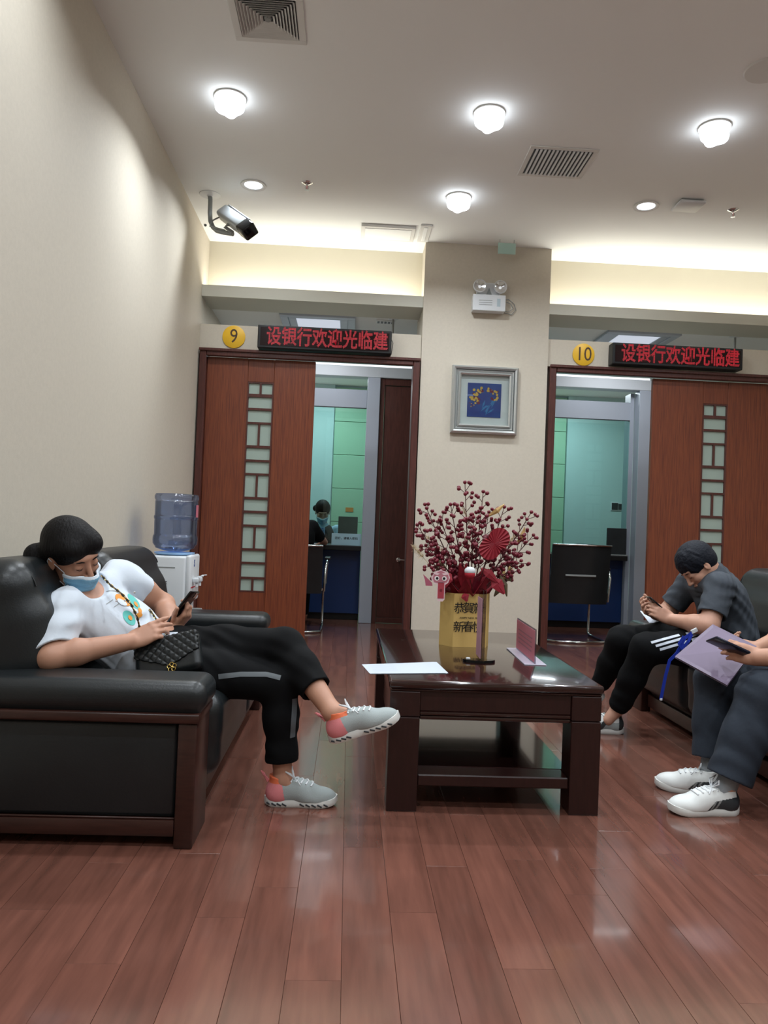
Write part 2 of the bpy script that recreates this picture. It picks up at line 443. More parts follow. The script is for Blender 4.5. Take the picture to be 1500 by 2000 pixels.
# ================================================================ ROOM
XL, XR, YB, YF, ZC = -1.30, 4.3, -2.6, 6.2, 3.40
def slab(name, lo, hi, mt, kind='structure', parent=None, bev=0):
    return tag(MB().box(lo, hi, bev).build(name, mt, parent), kind=kind)
def area(name, parent, loc, size, power, col=(1, 1, 1), rot=(0, 0, 0), shape='DISK', size_y=None, spread=180):
    l = bpy.data.lights.new(name, 'AREA'); l.energy = power; l.shape = shape; l.size = size; l.color = col; l.spread = math.radians(spread)
    if size_y: l.size_y = size_y
    o = bpy.data.objects.new(name, l); COL.objects.link(o); WLOC[o.name] = Vector(loc)
    o.parent = parent; o.location = Vector(loc)-(WLOC[parent.name] if parent else Vector()); o.rotation_euler = rot
    return o
# floor: a dark bed with boards laid on it
floor = thing('floor', (1.2, 3, 0), kind='structure')
MB().box((XL-.1, YB-.1, -.08), (XR+.1, 10.3, -.006)).build('floor_bed', M['subfloor'], floor)
PW, PL, FX0 = .1228, .91, -1.328
known = {8: 1.913, 10: 1.657, 12: 1.952, 13: 2.219, 16: 2.062, 17: 2.223, 18: 1.594}
pk = MB().box((0, 0, -.006), (PW-.0008, PL-.0010, 0.0), .0005).build('plank', M['plank'], floor, origin=(PW/2, PL/2, -.006))
cells = []; rest = MB()
for i in range(int((XR-FX0)/PW)+1):
    y = known.get(i, 1.6+[.0, .52, .23, .81, .37, .66, .12, .74][i % 8]*PL)-3*PL
    while y < 8.9: cells.append((FX0+i*PW, y)); y += PL
cells.sort(key=lambda c: (c[1] < .9 or c[0] > .25+.62*(c[1]+PL) or c[0] < -.3-.62*(c[1]+PL), c[1]))
for k, (x, y) in enumerate(cells):
    c = (x+PW/2, y+PL/2, -.006)
    if k == 0: pk.location = Vector(c)-WLOC[floor.name]
    elif k < 262: inst(pk, c, floor)
    else: rest.box((x, y, -.006), (x+PW-.0008, y+PL-.0010, 0), 0)
for i in range(int((XR-FX0)/PW)+1):
    x0 = FX0+i*PW; ys = [c[1] for c in cells if abs(c[0]-x0) < .01]
    rest.box((x0, YB, -.006), (x0+PW-.0008, min(ys)-.001, 0), 0); rest.box((x0, max(ys)+PL, -.006), (x0+PW-.0008, 10.1, 0), 0)
tag(rest.build('far_planks', M['plank'], floor), kind='stuff')

slab('wall_left', (XL-.15, YB, 0), (XL, 10.3, 3.5), M['wall'])
slab('wall_right', (XR, YB, 0), (XR+.15, 10.3, 3.5), M['wall'])
slab('wall_behind', (XL-.15, YB-.15, 0), (XR+.15, YB, 3.5), M['wall'])
slab('ceiling', (XL-.15, YB-.15, ZC), (XR+.15, 6.6, ZC+.12), M['ceil'])
# facade
PX0, PX1 = .545, 1.615
slab('wall_pillar', (PX0, 6.2, 0), (PX1, 6.75, ZC), M['wall'])
slab('wall_header_left', (XL, 6.225, 2.41), (PX0, 6.36, 2.62), M['wall'])
slab('wall_header_right', (PX1, 6.225, 2.41), (XR, 6.36, 2.64), M['wall'])
slab('wall_cove_left', (XL, 6.46, 2.86), (PX0, 6.60, ZC), M['cove'])
slab('wall_cove_right', (PX1, 6.46, 2.86), (XR, 6.60, ZC), M['cove'])
slab('trim_1', (XL, 6.215, 2.85), (PX0, 6.235, 2.945), M['fascia'])
slab('trim_2', (PX1, 6.215, 2.85), (XR, 6.235, 2.94), M['fascia'])
slab('trim_3', (XL, 6.235, 2.85), (PX0, 6.60, 2.862), M['fascia'])
slab('trim_4', (PX1, 6.235, 2.85), (XR, 6.60, 2.862), M['fascia'])
for a, b, nm in ((XL, PX0, 'left'), (PX1, XR, 'right')):
    t = thing('cove_light', ((a+b)/2, 6.3, 2.863), 'warm white light strip hidden behind the %s cove ledge' % nm, 'light', 'cove light strips')
    MB().box((a+.02, 6.27, 2.863), (b-.02, 6.31, 2.885), .004).build('strip_housing', M['white'], t)
    MB().box((a+.03, 6.275, 2.8855), (b-.03, 6.305, 2.889)).build('diffuser', emitmat('warm strip diffuser', 'FFF5DC', 7), t)
    area('cove_lamp', t, ((a+b)/2, 6.33, 2.895), (b-a)-.06, LIGHT['cove']*(b-a)/1.85, (1, .965, .88), (math.pi, 0, 0), 'RECTANGLE', .05)
# booth rooms beyond
slab('ceiling_booth', (XL, 6.6, 2.87), (XR, 10.2, 2.95), M['ceil'])
slab('wall_divider', (1.12, 6.75, 0), (1.32, 10.05, 2.87), M['teal'])
back = thing('wall_back', (1.5, 10.05, 0), kind='structure')
MB().box((XL, 10.05, 0), (XR, 10.2, 2.87)).build('wall_core', M['teal'], back)
MB().box((XL, 9.98, 0), (-.262, 10.05, 2.87), .002).build('plain_panel', M['teal'], back)
MB().box((2.905, 9.98, 0), (XR, 10.05, 2.87), .002).build('plain_panel', M['teal'], back)
gp = None
def green(x0, x1):
    global gp
    for z0, z1 in ((.10, .585), (.59, 1.035), (1.04, 1.482), (1.487, 1.934), (1.939, 2.381), (2.386, 2.84)):
        MB().box((x0, 10.005, z0), (x1, 10.05, z1), .004).build('green_panel', M['green'], back)
green(-.252, .42); green(.427, 1.10); green(1.34, 2.105); green(2.112, 2.895)

# ---- door frames
def doorframe(name, x0, x1, zt):
    d = thing(name, ((x0+x1)/2, 6.25, 0), kind='structure')
    for nm, a, b in (('left_jamb', (x0, 6.18, 0), (x0+.055, 6.34, zt)), ('right_jamb', (x1-.055, 6.18, 0), (x1, 6.34, zt)), ('head_jamb', (x0+.056, 6.18, zt-.055), (x1-.056, 6.225, zt))):
        MB().box(a, b, .006).build(nm, M['wooddark'], d)
    MB().box((x0-.005, 6.165, zt-.018), (x1+.005, 6.1795, zt+.006), .004).build('head_moulding', M['wooddark'], d)
    return d
d1 = doorframe('door_1', XL+.012, .535, 2.405)
d2 = doorframe('door_2', 1.635, 4.2, 2.41)
# lattice rows: (z_top, z_bottom, panes) measured on door 9
rows = [(2.147, 2.06, 2), (2.033, 1.942, 1), (1.923, 1.825, 1), (1.808, 1.63, 2), (1.608, 1.512, 1), (1.493, 1.399, 1), (1.382, 1.201, 2), (1.181, 1.087, 1),
        (1.067, .970, 1), (.952, .774, 2), (.755, .661, 1), (.644, .537, 1), (.519, .423, 2)]
def slider(par, x0, x1):
    cx = (x0+x1)/2; lx0, lx1 = cx-.097, cx+.097; y0, y1 = 6.236, 6.276; zt = 2.352
    s = thing('sliding_panel', (cx, 6.25, 0), parent=par)
    b = MB()
    b.box((x0, y0, .008), (lx0-.012, y1, zt), .003); b.box((lx1+.012, y0, .008), (x1, y1, zt), .003)
    b.build('veneer_board', M['wood'], s)
    MB().box((lx0-.0115, y0+.004, 2.16), (lx1+.0115, y1-.004, zt-.001), .002).build('top_board', M['wood'], s)
    MB().box((lx0-.0115, y0+.004, .009), (lx1+.0115, y1-.004, .41), .002).build('bottom_board', M['wood'], s)
    g = MB()
    g.box((lx0-.0115, y0+.002, .4105), (lx0, y1-.002, 2.1595)); g.box((lx1, y0+.002, .4105), (lx1+.0115, y1-.002, 2.1595))
    prev = 2.1595
    for zt_, zb, n in rows:
        g.box((lx0, y0+.003, zt_), (lx1, y1-.003, prev)); prev = zb
        if n == 2: g.box((cx-.009, y0+.003, zb), (cx+.009, y1-.003, zt_))
    g.box((lx0, y0+.003, .4105), (lx1, y1-.003, prev))
    g.build('lattice', M['wooddark'], s)
    for zt_, zb, n in rows:
        for a, c in (((lx0, cx-.009), (cx+.009, lx1)) if n == 2 else ((lx0, lx1),)):
            MB().box((a+.0003, 6.252, zb+.0003), (c-.0003, 6.258, zt_-.0003)).build('pane', M['frost'], s)
    return s
slider(d1, XL+.068, -.335)
slider(d2, 2.54, 3.64)

# ---- booth partitions (silver frame, glass, counter)
def partition(name, x0, x1, px0, px1, glass_to, jx=None):
    p = thing(name, ((x0+x1)/2, 7.7, 0), kind='structure')
    MB().box((x0, 7.66, 2.53), (x1, 7.80, 2.64), .004).build('head_beam', M['lightalu'], p)
    MB().box((px0, 7.66, 0), (px1, 7.80, 2.529), .004).build('post', M['alu'], p)
    MB().box((x0, 7.801, 2.23), (px0, 7.86, 2.42), .002).build('upper_fascia', M['alu'], p)
    MB().box((x0+.002, 7.815, .79), (glass_to, 7.823, 2.229)).build('glass_pane', M['glass'], p)
    MB().box((x0+.002, 7.806, 2.222), (glass_to, 7.812, 2.229)).build('glass_rail', M['darkgrey'], p)
    return p
p1 = partition('window_1', XL+.005, 1.115, .132, .262, .131)
p2 = partition('window_2', 1.325, 3.20, 2.985, 3.135, 2.984)
MB().box((2.94, 7.80, .0), (2.983, 7.96, 2.52), .002).build('post_return', M['alu'], p2)
for q, (x0, x1) in enumerate(((XL+.02, .95), (1.35, 3.1))):
    t = thing('beam_light', ((x0+x1)/2, 7.73, 2.641), 'thin white light strip on top of the silver beam in booth %s' % ('nine', 'ten')[q], 'light', 'beam light strips')
    MB().box((x0, 7.69, 2.6415), (x1, 7.77, 2.665), .003).build('diffuser', emitmat('cool strip diffuser', 'F4F8FF', 3.0), t)
# service door right of booth 9
d3 = thing('door_3', (.55, 7.72, 0), kind='structure')
MB().box((.264, 7.69, 0), (.31, 7.77, 2.528), .003).build('left_jamb', M['wooddark'], d3)
MB().box((.311, 7.69, 2.46), (1.11, 7.77, 2.528), .003).build('head_jamb', M['wooddark'], d3)
MB().box((.313, 7.71, .06), (1.07, 7.75, 2.457), .003).build('leaf', M['wooddark'], d3)  # weaker light on the leaf put into the colour by darker wood
MB().box((.313, 7.705, .004), (1.07, 7.755, .058), .002).build('kick_strip', M['wooddark'], d3)
h = MB(); h.tube([(.52, 7.708, .66), (.52, 7.66, .66), (.60, 7.655, .66)], .009); h.lathe([(.022, 0), (.022, .006), (.015, .008)], (.52, 7.709, .66), 16, [[1, 0, 0], [0, 0, 1], [0, -1, 0]])
h.build('door_handle', M['chrome'], d3, 40)
# counters
for q, (x0, x1) in enumerate(((XL+.01, .13), (1.33, 2.935))):
    c = thing('teller_counter', ((x0+x1)/2, 8, 0), ['navy blue teller counter with black top inside booth nine, behind the standing glass', 'navy blue teller counter with black top inside booth ten behind the empty black chair'][q], 'counter', 'teller counters')
    MB().box((x0, 7.86, .07), (x1, 8.35, .735), .004).build('front_panel', M['blue'], c)
    MB().box((x0, 7.90, 0), (x1, 8.33, .069), .002).build('plinth', M['black'], c)
    MB().box((x0-(0), 7.70 if q == 0 else 7.72, .736), (x1, 7.8135, .785), .004).build('worktop', M['black'], c)
    MB().box((x0, 7.8245, .736), (x1, 8.5, .785), .004).build('teller_top', M['black'], c)
# ---- tray ceiling lights in the booths
for q, cx in enumerate((-.36, 2.62)):
    t = thing('tray_ceiling_light', (cx, 6.85, 2.80), ['recessed square tray light over booth nine', 'recessed square tray light over booth ten'][q], 'light', 'booth tray lights')
    for k, (o, i, z, zz) in enumerate(((.34, .27, 2.845, 2.868), (.27, .20, 2.855, 2.869))):
        b = MB()
        for a in ((-o, -o, o, -i), (-o, i, o, o), (-o, -i, -i, i), (i, -i, o, i)):
            b.box((cx+a[0], 6.95+a[1]*.9, z), (cx+a[2], 6.95+a[3]*.9, zz), .003)
        b.build('frame_step', M['alu'], t)
    MB().box((cx-.2, 6.77, 2.862), (cx+.2, 7.13, 2.8695)).build('diffuser', emitmat('tray diffuser', 'E8F0FF', 1.2), t)
    area('tray_lamp', t, (cx, 6.95, 2.84), .5, LIGHT['booth']*.5, (.92, .96, 1), (0, 0, 0), 'SQUARE')
    t2 = thing('booth_ceiling_light', (cx, 9.0, 2.80), ['ceiling light above the clerk behind the glass of booth nine', 'ceiling light behind the glass of booth ten'][q], 'light')
    MB().box((cx-.3, 8.7, 2.83), (cx+.3, 9.3, 2.8695), .006).build('diffuser', emitmat('booth diffuser', 'EAF4FF', 3), t2)
    area('booth_lamp', t2, (cx, 9.0, 2.82), .6, LIGHT['booth'], (.88, .97, 1), (0, 0, 0), 'SQUARE')

# ---- ceiling fixtures
def downlight(x, y, label, group, power, bright, rnd=False, face=None):
    t = thing('downlight', (x, y, ZC-.01), label, 'light', group)
    MB().lathe([(.062, -.0), (.088, -.0), (.092, -.004), (.090, -.009), (.080, -.010), (.066, -.006), (.062, -.002)], (x, y, ZC), 40).build('trim_ring', M['white'], t, 40)
    if rnd:
        MB().lathe([(.001, -.004), (.062, -.004), (.062, -.0015), (.001, -.0015)], (x, y, ZC), 32).build('lens', emitmat('round lens', 'EEF5FF', 9), t)
        for r in (.02, .04, .056): MB().lathe([(r-.003, -.0055), (r, -.0055), (r, -.0042), (r-.003, -.0042)], (x, y, ZC), 32).build('lens_ring', emitmat('lens ring', 'D8E8FF', 5), t)
    else:
        poly = []  # lamp bloom put into the shape: lobed outline drawn down into a dome
        for k in range(48):
            a = 2*math.pi*k/48; r = .068*(1+.15*math.cos(4*a)); poly.append((r*math.cos(a), r*math.sin(a)))
        V = []; F = []
        for q, (g, z) in enumerate(((1.0, -.004), (1.08, -.025), (1.10, -.050), (1.02, -.075), (.85, -.088), (.5, -.094))): V += [(x+p[0]*g, y+p[1]*g, ZC+z) for p in poly]
        for q in range(5): F += [[q*48+k, q*48+(k+1) % 48, q*48+48+(k+1) % 48, q*48+48+k] for k in range(48)]
        F += [list(range(48))[::-1], list(range(240, 288))]
        link_mesh('lamp_glare_dome', V, F, emitmat('led lamp glare', 'F2F8FF', 14), t, 60)
    if power: area('lamp', t, (x, y, ZC-(.02 if rnd else .12)), .12, power, (.88, .945, 1.0), (0, 0, 0), 'DISK', spread=150)
    return t
P_ = LIGHT['down']
downlight(-.773, 4.232, 'bright glare-lobed downlight nearest the cream left wall, level with the square air diffuser', 'bright glare-lobed ceiling downlights', P_, 1)
downlight(.708, 4.216, 'bright glare-lobed downlight in the middle of the ceiling, nearest the camera of the central pair', 'bright glare-lobed ceiling downlights', P_, 1)
downlight(2.03, 4.211, 'bright glare-lobed downlight at the right of the ceiling below the round speaker', 'bright glare-lobed ceiling downlights', P_, 1)
downlight(.694, 5.324, 'bright glare-lobed downlight just in front of the cream pillar', 'bright glare-lobed ceiling downlights', P_, 1)
downlight(-.782, 5.325, 'dimmer round downlight beside the security camera arm', 'dimmer round downlights', P_*.7, 1, True)
downlight(2.057, 5.283, 'dimmer round downlight beside the white ceiling box', 'dimmer round downlights', P_*.7, 1, True)
for x in (-.77, .70, 2.05, 3.4):  # unseen rows carrying on the ceiling grid, added to light the room
    for y in (2.6, 1.0, -.8):
        downlight(x, y, 'round ceiling downlight out of view, %s from the left in the %s row overhead' % ({-.77: 'first', .70: 'second', 2.05: 'third', 3.4: 'fourth'}[x], {2.6: 'front', 1.0: 'middle', -.8: 'rear'}[y]), 'downlights behind the camera', LIGHT['fill'], 1, True)
downlight(3.4, 4.2, 'round ceiling downlight past the right edge of the view', 'downlights behind the camera', P_, 1, True)

# square four-way diffuser
vx, vy = -.485, 3.535
t = thing('air_diffuser', (vx, vy, ZC-.02), 'square white air diffuser with nested louvres at the top of the ceiling', 'vent')
b = MB(); o, i = .175, .140
for a in ((-o, -o, o, -i), (-o, i, o, o), (-o, -i, -i, i), (i, -i, o, i)): b.box((vx+a[0], vy+a[1], ZC-.010), (vx+a[2], vy+a[3], ZC-.0005), .002)
b.build('frame', M['white'], t)
for k in range(8):
    o = .136-k*.0145; b = MB()
    for s_ in range(4):
        c_, n_ = math.cos(s_*math.pi/2), math.sin(s_*math.pi/2)
        pts = [(-o, -o, ZC-.016), (o, -o, ZC-.016), (o-.010, -o+.010, ZC-.003), (-o+.010, -o+.010, ZC-.003)]
        pts += [(p[0], p[1]+.0012, p[2]) for p in pts]
        V = [(vx+p[0]*c_-p[1]*n_, vy+p[0]*n_+p[1]*c_, p[2]) for p in pts]
        b.add(V, [[0, 1, 2, 3], [7, 6, 5, 4], [0, 4, 5, 1], [1, 5, 6, 2], [2, 6, 7, 3], [3, 7, 4, 0]])
    b.build('louvre', M['white'], t)
MB().lathe([(.001, -.014), (.014, -.014), (.018, -.006), (.018, -.002), (.001, -.002)], (vx, vy, ZC), 16).build('centre_screw', M['grey'], t)
MB().box((vx-.139, vy-.139, ZC-.0025), (vx+.139, vy+.139, ZC-.0004)).build('backing', M['darkgrey'], t)
# slatted grille
gx0, gx1, gy0, gy1 = 1.06, 1.435, 4.57, 4.90
t = thing('air_grille', ((gx0+gx1)/2, 4.73, ZC-.02), 'rectangular slatted return air grille right of the middle downlight', 'vent')
b = MB()
for a in ((gx0-.03, gy0-.03, gx1+.03, gy0), (gx0-.03, gy1, gx1+.03, gy1+.03), (gx0-.03, gy0, gx0, gy1), (gx1, gy0, gx1+.03, gy1)): b.box((a[0], a[1], ZC-.008), (a[2], a[3], ZC-.0005), .002)
b.build('frame', M['white'], t)
MB().box((gx0, gy0, ZC-.0025), (gx1, gy1, ZC-.0004)).build('backing', M['darkgrey'], t)
for k in range(14):
    x = gx0+.013+k*(gx1-gx0-.013)/14
    MB().box((x, gy0, ZC-.013), (x+.013, gy1, ZC-.003), .001).build('slat', M['plastic'], t)
# access panels
for lb, (x0, y0, x1, y1), tilt in (('white ceiling access panel with raised rim left of the pillar top', (.0, 5.89, .435, 6.17), .012), ('small flush ceiling hatch touching the pillar, right of the larger access panel', (.47, 5.84, .56, 6.18), .003)):
    t = thing('access_panel', ((x0+x1)/2, (y0+y1)/2, ZC-.02), lb, 'panel')
    MB().box((x0, y0, ZC-.010-tilt), (x1, y1, ZC-.0006), .003).build('rim', M['white'], t)
    MB().box((x0+.03, y0+.03, ZC-.014-tilt), (x1-.03, y1-.03, ZC-.0102-tilt), .002).build('cover', M['ceil'], t)
t = thing('ceiling_speaker', (2.006, 3.662, ZC-.01), 'round grey ceiling speaker at the upper right edge of the view', 'speaker')
MB().lathe([(.001, -.006), (.082, -.006), (.09, -.004), (.098, -.008), (.104, -.006), (.106, -.0005), (.001, -.0005)], (2.03, 3.662, ZC), 40).build('grille', M['grey'], t, 40)
MB().lathe([(.098, -.0095), (.106, -.0095), (.112, -.0005), (.107, -.0005)], (2.03, 3.662, ZC), 40).build('rim', M['white'], t, 40)
t = thing('ceiling_box', (2.33, 5.20, ZC-.03), 'white square wireless box on the ceiling beside a round downlight', 'device')
MB().box((2.235, 5.11, ZC-.035), (2.425, 5.28, ZC-.012), .011, seg=3).build('cover', M['plastic'], t, 50)
MB().box((2.25, 5.125, ZC-.0115), (2.41, 5.265, ZC-.0006), .003).build('mount_plate', M['grey'], t)
def sprinkler(x, y, label):
    t = thing('sprinkler', (x, y, ZC-.05), label, 'sprinkler', 'ceiling sprinklers')
    MB().lathe([(.012, -.014), (.022, -.010), (.036, -.004), (.040, -.0005), (.001, -.0005)], (x, y, ZC), 24).build('rosette', M['chrome'], t, 40)
    b = MB(); b.tube([(x, y, ZC-.012), (x, y, ZC-.022)], .009)
    for s_ in (-1, 1): b.tube([(x+s_*.008, y, ZC-.02), (x+s_*.013, y, ZC-.034), (x+s_*.004, y, ZC-.05)], .0028, 6)
    b.build('frame_arms', M['chrome'], t, 40)
    MB().tube([(x, y, ZC-.022), (x, y, ZC-.048)], .003, 6).build('bulb', M['redf'], t, 40)
    MB().lathe([(.001, 0), (.016, 0), (.016, .002), (.001, .002)], (x, y, ZC-.053), 16).build('deflector', M['chrome'], t)
sprinkler(-.395, 5.242, 'chrome ceiling sprinkler beside the round downlight near the security camera')
sprinkler(2.694, 5.264, 'chrome ceiling sprinkler at the right, beyond the white ceiling box')
# exit sign hanging in front of the pillar
t = thing('exit_sign', (1.19, 6.05, 3.24), 'small pale green hanging exit sign in front of the pillar top', 'sign')
ex0 = AT(973, 474, 6.05); ex1 = AT(1002, 497, 6.05)
MB().box((ex0[0], 6.045, ex1[2]), (ex1[0]+.02, 6.055, ex0[2]), .002).build('sign_plate', mat('pale green sign', 'A9C8BE', .4), t)
b = MB()
for x in (ex0[0]+.015, ex1[0]+.005): b.tube([(x, 6.05, ex0[2]), (x, 6.05, ZC-.001)], .002, 6)
b.build('hanger', M['grey'], t)

# ---- security camera on a bent ceiling arm
sx, sy = -1.128, 5.53
t = thing('security_camera', (sx, sy, 3.0), 'silver bullet security camera on a bent grey ceiling arm beside the left wall', 'camera')
MB().lathe([(.001, -.012), (.018, -.016), (.022, -.008), (.075, -.004), (.078, -.0005), (.001, -.0005)], (sx, sy, ZC), 28).build('ceiling_plate', M['plastic'], t, 40)
e1 = AT(412, 388, sy); e2 = AT(411, 425, sy-.02); e3 = AT(424, 450, sy-.05); e4 = AT(455, 457, sy-.12)
pts = [np.array((sx, sy, ZC-.01)), e1*.5+np.array((sx, sy, ZC-.05))*.5, AT(410, 415, sy), AT(411, 432, sy-.01), AT(416, 444, sy-.03), AT(424, 451, sy-.05), AT(436, 454, sy-.08), e4]
MB().tube(pts, .0165, 12).build('bent_arm', M['grey'], t, 60)
c0 = AT(437, 415, sy-.02); c1 = AT(488, 452, sy-.32)
f = nrm(c1-c0); ax = frame(f, [0, 1, -.1])
L = np.linalg.norm(c1-c0); cc = (c0+c1)/2
MB().obox(c0+f*L*.40, ax, (L*.42, .045, .052), .022, 3).build('housing', mat('brushed silver', 'AEB4B8', .35, .5), t, 40)
MB().obox(c0+f*L*.90, ax, (L*.13, .046, .053), .014, 3).build('front_hood', M['blackgloss'], t, 40)
MB().obox(c0+f*L*.45+ax[2]*.056, ax, (L*.40, .040, .005), .003).build('sun_shield', mat('brushed silver', 'AEB4B8'), t)
b = MB(); b.tube([c0+f*L*.42-ax[2]*.05, c0+f*L*.42-ax[2]*.085, e4+np.array((0, 0, .01))], .014, 8)
b.build('swivel_bracket', M['grey'], t, 40)
MB().tube([c0+f*L*.05-ax[2]*.04, c0+f*L*.0-ax[2]*.10, c0+f*L*.10-ax[2]*.15, AT(440, 450, sy-.09)], .006, 8).build('cable', M['grey'], t, 60)
# cameras inside the booths
def boothcam(px, py, label):
    t_ = AT(px, py, 6.66); x, y = t_[0], 6.66; zt = 2.868
    t = thing('booth_camera', (x, y, 2.6), label, 'camera', 'booth ceiling cameras')
    MB().lathe([(.001, -.010), (.03, -.008), (.05, -.003), (.052, -.0005), (.001, -.0005)], (x, y, zt), 20).build('ceiling_plate', M['plastic'], t, 40)
    MB().tube([(x, y, zt-.005), (x, y, zt-.16), (x+.03, y+.03, zt-.18)], .010, 8).build('stem', M['grey'], t, 40)
    b = MB(); b.obox((x+.07, y, zt-.19), frame([1, -.2, -.35], [0, -1, 0]), (.06, .03, .03), .01, 2); b.build('camera_body', M['black'], t, 40)
boothcam(768, 625, 'dark camera on a short ceiling stem above booth nine')
boothcam(1436, 652, 'dark camera on a short ceiling stem above booth ten')
t = thing('vent_strip', (.25, 6.75, 2.86), 'small slotted white vent beside the booth nine camera', 'vent')
MB().box((.17, 6.72, 2.855), (.34, 6.80, 2.8695), .002).build('vent_frame', M['plastic'], t)
for k in range(5): MB().box((.18+k*.032, 6.73, 2.853), (.20+k*.032, 6.79, 2.8546)).build('slot', M['darkgrey'], t)

# ---- number discs and LED boards
def disc(x, z, s, label):
    t = thing('number_disc', (x, 6.215, z-.09), label, 'sign', 'window number discs')
    MB().lathe([(.001, 0), (.094, 0), (.094, .006), (.090, .008), (.001, .008)], (x, 6.2235, z), 48, [[1, 0, 0], [0, 0, 1], [0, -1, 0]]).build('disc', M['yellow'], t, 40)
    text('numeral', s, .165, (x, 6.2145, z), XZ, M['brownink'], t, .0008, sx=.86)
disc(-1.02, 2.522, '9', 'yellow disc with a brown number 9 above the left sliding door')
disc(1.925, 2.522, '10', 'yellow disc with a brown number 10 above the right sliding door')
def led(x0, x1, z0, z1, s, label, extra=False):
    t = thing('led_board', ((x0+x1)/2, 6.17, z0), label, 'display', 'red scrolling led boards')
    MB().box((x0, 6.12, z0), (x1, 6.2245, z1), .008, seg=2).build('case', M['black'], t)
    MB().box((x0+.022, 6.1165, z0+.022), (x1-.022, 6.1195, z1-.022)).build('screen', mat('dark red led screen', '1A0608', .2), t)
    text('led_text', s, .160, ((x0+x1)/2+.02, 6.1155, (z0+z1)/2-.004), XZ, M['red_led'], t, .0006, .0034, sx=(x1-x0-.10)/(len(s)*.160))
    if extra: MB().tube([(x1, 6.2, z1-.05), (x1+.015, 6.2, z1-.08), (x1+.004, 6.21, z0+.02), (x1-.01, 6.21, z0-.01)], .003, 6).build('cord', M['black'], t)
led(-.812, .288, 2.420, 2.612, '设银行欢迎光临建', 'black LED board of red characters above the left booth door', True)
led(2.14, 3.257, 2.434, 2.616, '设银行欢迎光临建', 'black LED board of red characters above the right booth door')

# ---- framed picture on pillar
t = thing('framed_picture', (1.085, 6.17, 1.80), 'silver framed painting of yellow and red blossoms on blue, on the pillar', 'picture')
cx, cz, hw, hh = 1.085, 2.086, .278, .283
for k, (o, i, y0, y1) in enumerate(((0, .030, 6.150, 6.199), (.031, .052, 6.158, 6.199), (.053, .075, 6.150, 6.199))):
    b = MB()
    for s_ in range(4):
        # mitred lengths
        def q(u, v, y): 
            a = [(u, v), (-v, u), (-u, -v), (v, -u)][s_]; return (cx+a[0]*(hw-0)/1, y, cz+a[1]*(hh)/1)
        O, I = 1-o/hw, 1-i/hw; Om = (O+I)/2
        V = [q(-O, -O, y1), q(O, -O, y1), q(I, -I, y1), q(-I, -I, y1), q(-O*.998, -O*.998, y0+.012), q(O*.998, -O*.998, y0+.012), q(I, -I, y0+.008), q(-I, -I, y0+.008), q(-Om, -Om, y0), q(Om, -Om, y0)]
        b.add(V, [[0, 3, 2, 1], [0, 1, 5, 4], [4, 5, 9, 8], [8, 9, 6, 7], [7, 6, 2, 3], [0, 4, 8, 7, 3], [1, 2, 6, 9, 5]])
    b.build('frame_moulding', M['silver'], t)
MB().box((cx-.205, 6.185, cz-.21), (cx+.205, 6.198, cz+.21)).build('mount_board', M['mount'], t)
art = thing('painting', (cx, 6.183, 1.945), parent=t)
MB().box((.943, 6.180, 1.945), (1.226, 6.1845, 2.229)).build('blue_ground', mat('painted blue ground', '2A57A0', .6, var=(9, .45), col2='2F3F8C'), art)
b = MB()
for k in range(9):
    x, z = 1.08+.13*rng.random(), 1.965+.11*rng.random(); a = rng.uniform(.3, 1.5)
    d = np.array([math.cos(a), math.sin(a)]); e = np.array([-d[1], d[0]])
    poly = [tuple(-d*.04), tuple(e*.008), tuple(d*.04), tuple(-e*.008)]
    b.prism(poly, (x, 6.1798, z), XZ, .0006+.0001*k)
b.build('blue_leaves', mat('painted light blue', '3E86BE', .6), art)
by, br = MB(), MB()
def spot(x, z, r, mb): 
    mb.prism([(r*math.cos(a)*(1+.15*math.sin(5*a)), r*math.sin(a)) for a in np.linspace(0, 2*math.pi, 9)[:-1]], (x, 6.1797, z), XZ, .0008+.0008*rng.random())
for k in range(26):
    a = rng.uniform(0, 2*math.pi); r = rng.uniform(.01, .05); spot(1.010+r*math.cos(a), 2.115+1.3*r*math.sin(a), rng.uniform(.008, .014), br if k % 3 == 0 else by)
for k in range(16):
    x = rng.uniform(1.05, 1.20); spot(x, 2.17+.012*rng.standard_normal(), rng.uniform(.007, .012), br if k % 3 == 0 else by)
for k in range(12):
    a = rng.uniform(0, 2*math.pi); spot(1.17+.025*math.cos(a), 2.12+.03*math.sin(a), rng.uniform(.007, .012), br if k % 3 == 0 else by)
for k in range(6): spot(.975+.012*rng.standard_normal(), 2.06-.012*k*.5, .005, by if k % 2 else br)
by.build('yellow_blossoms', mat('painted yellow', 'E2B84E', .6), art); br.build('red_blossoms', mat('painted dark red', '7E2440', .6), art)
MB().box((cx-.203, 6.1745, cz-.208), (cx+.203, 6.1765, cz+.208)).build('glazing', M['clear'], t)

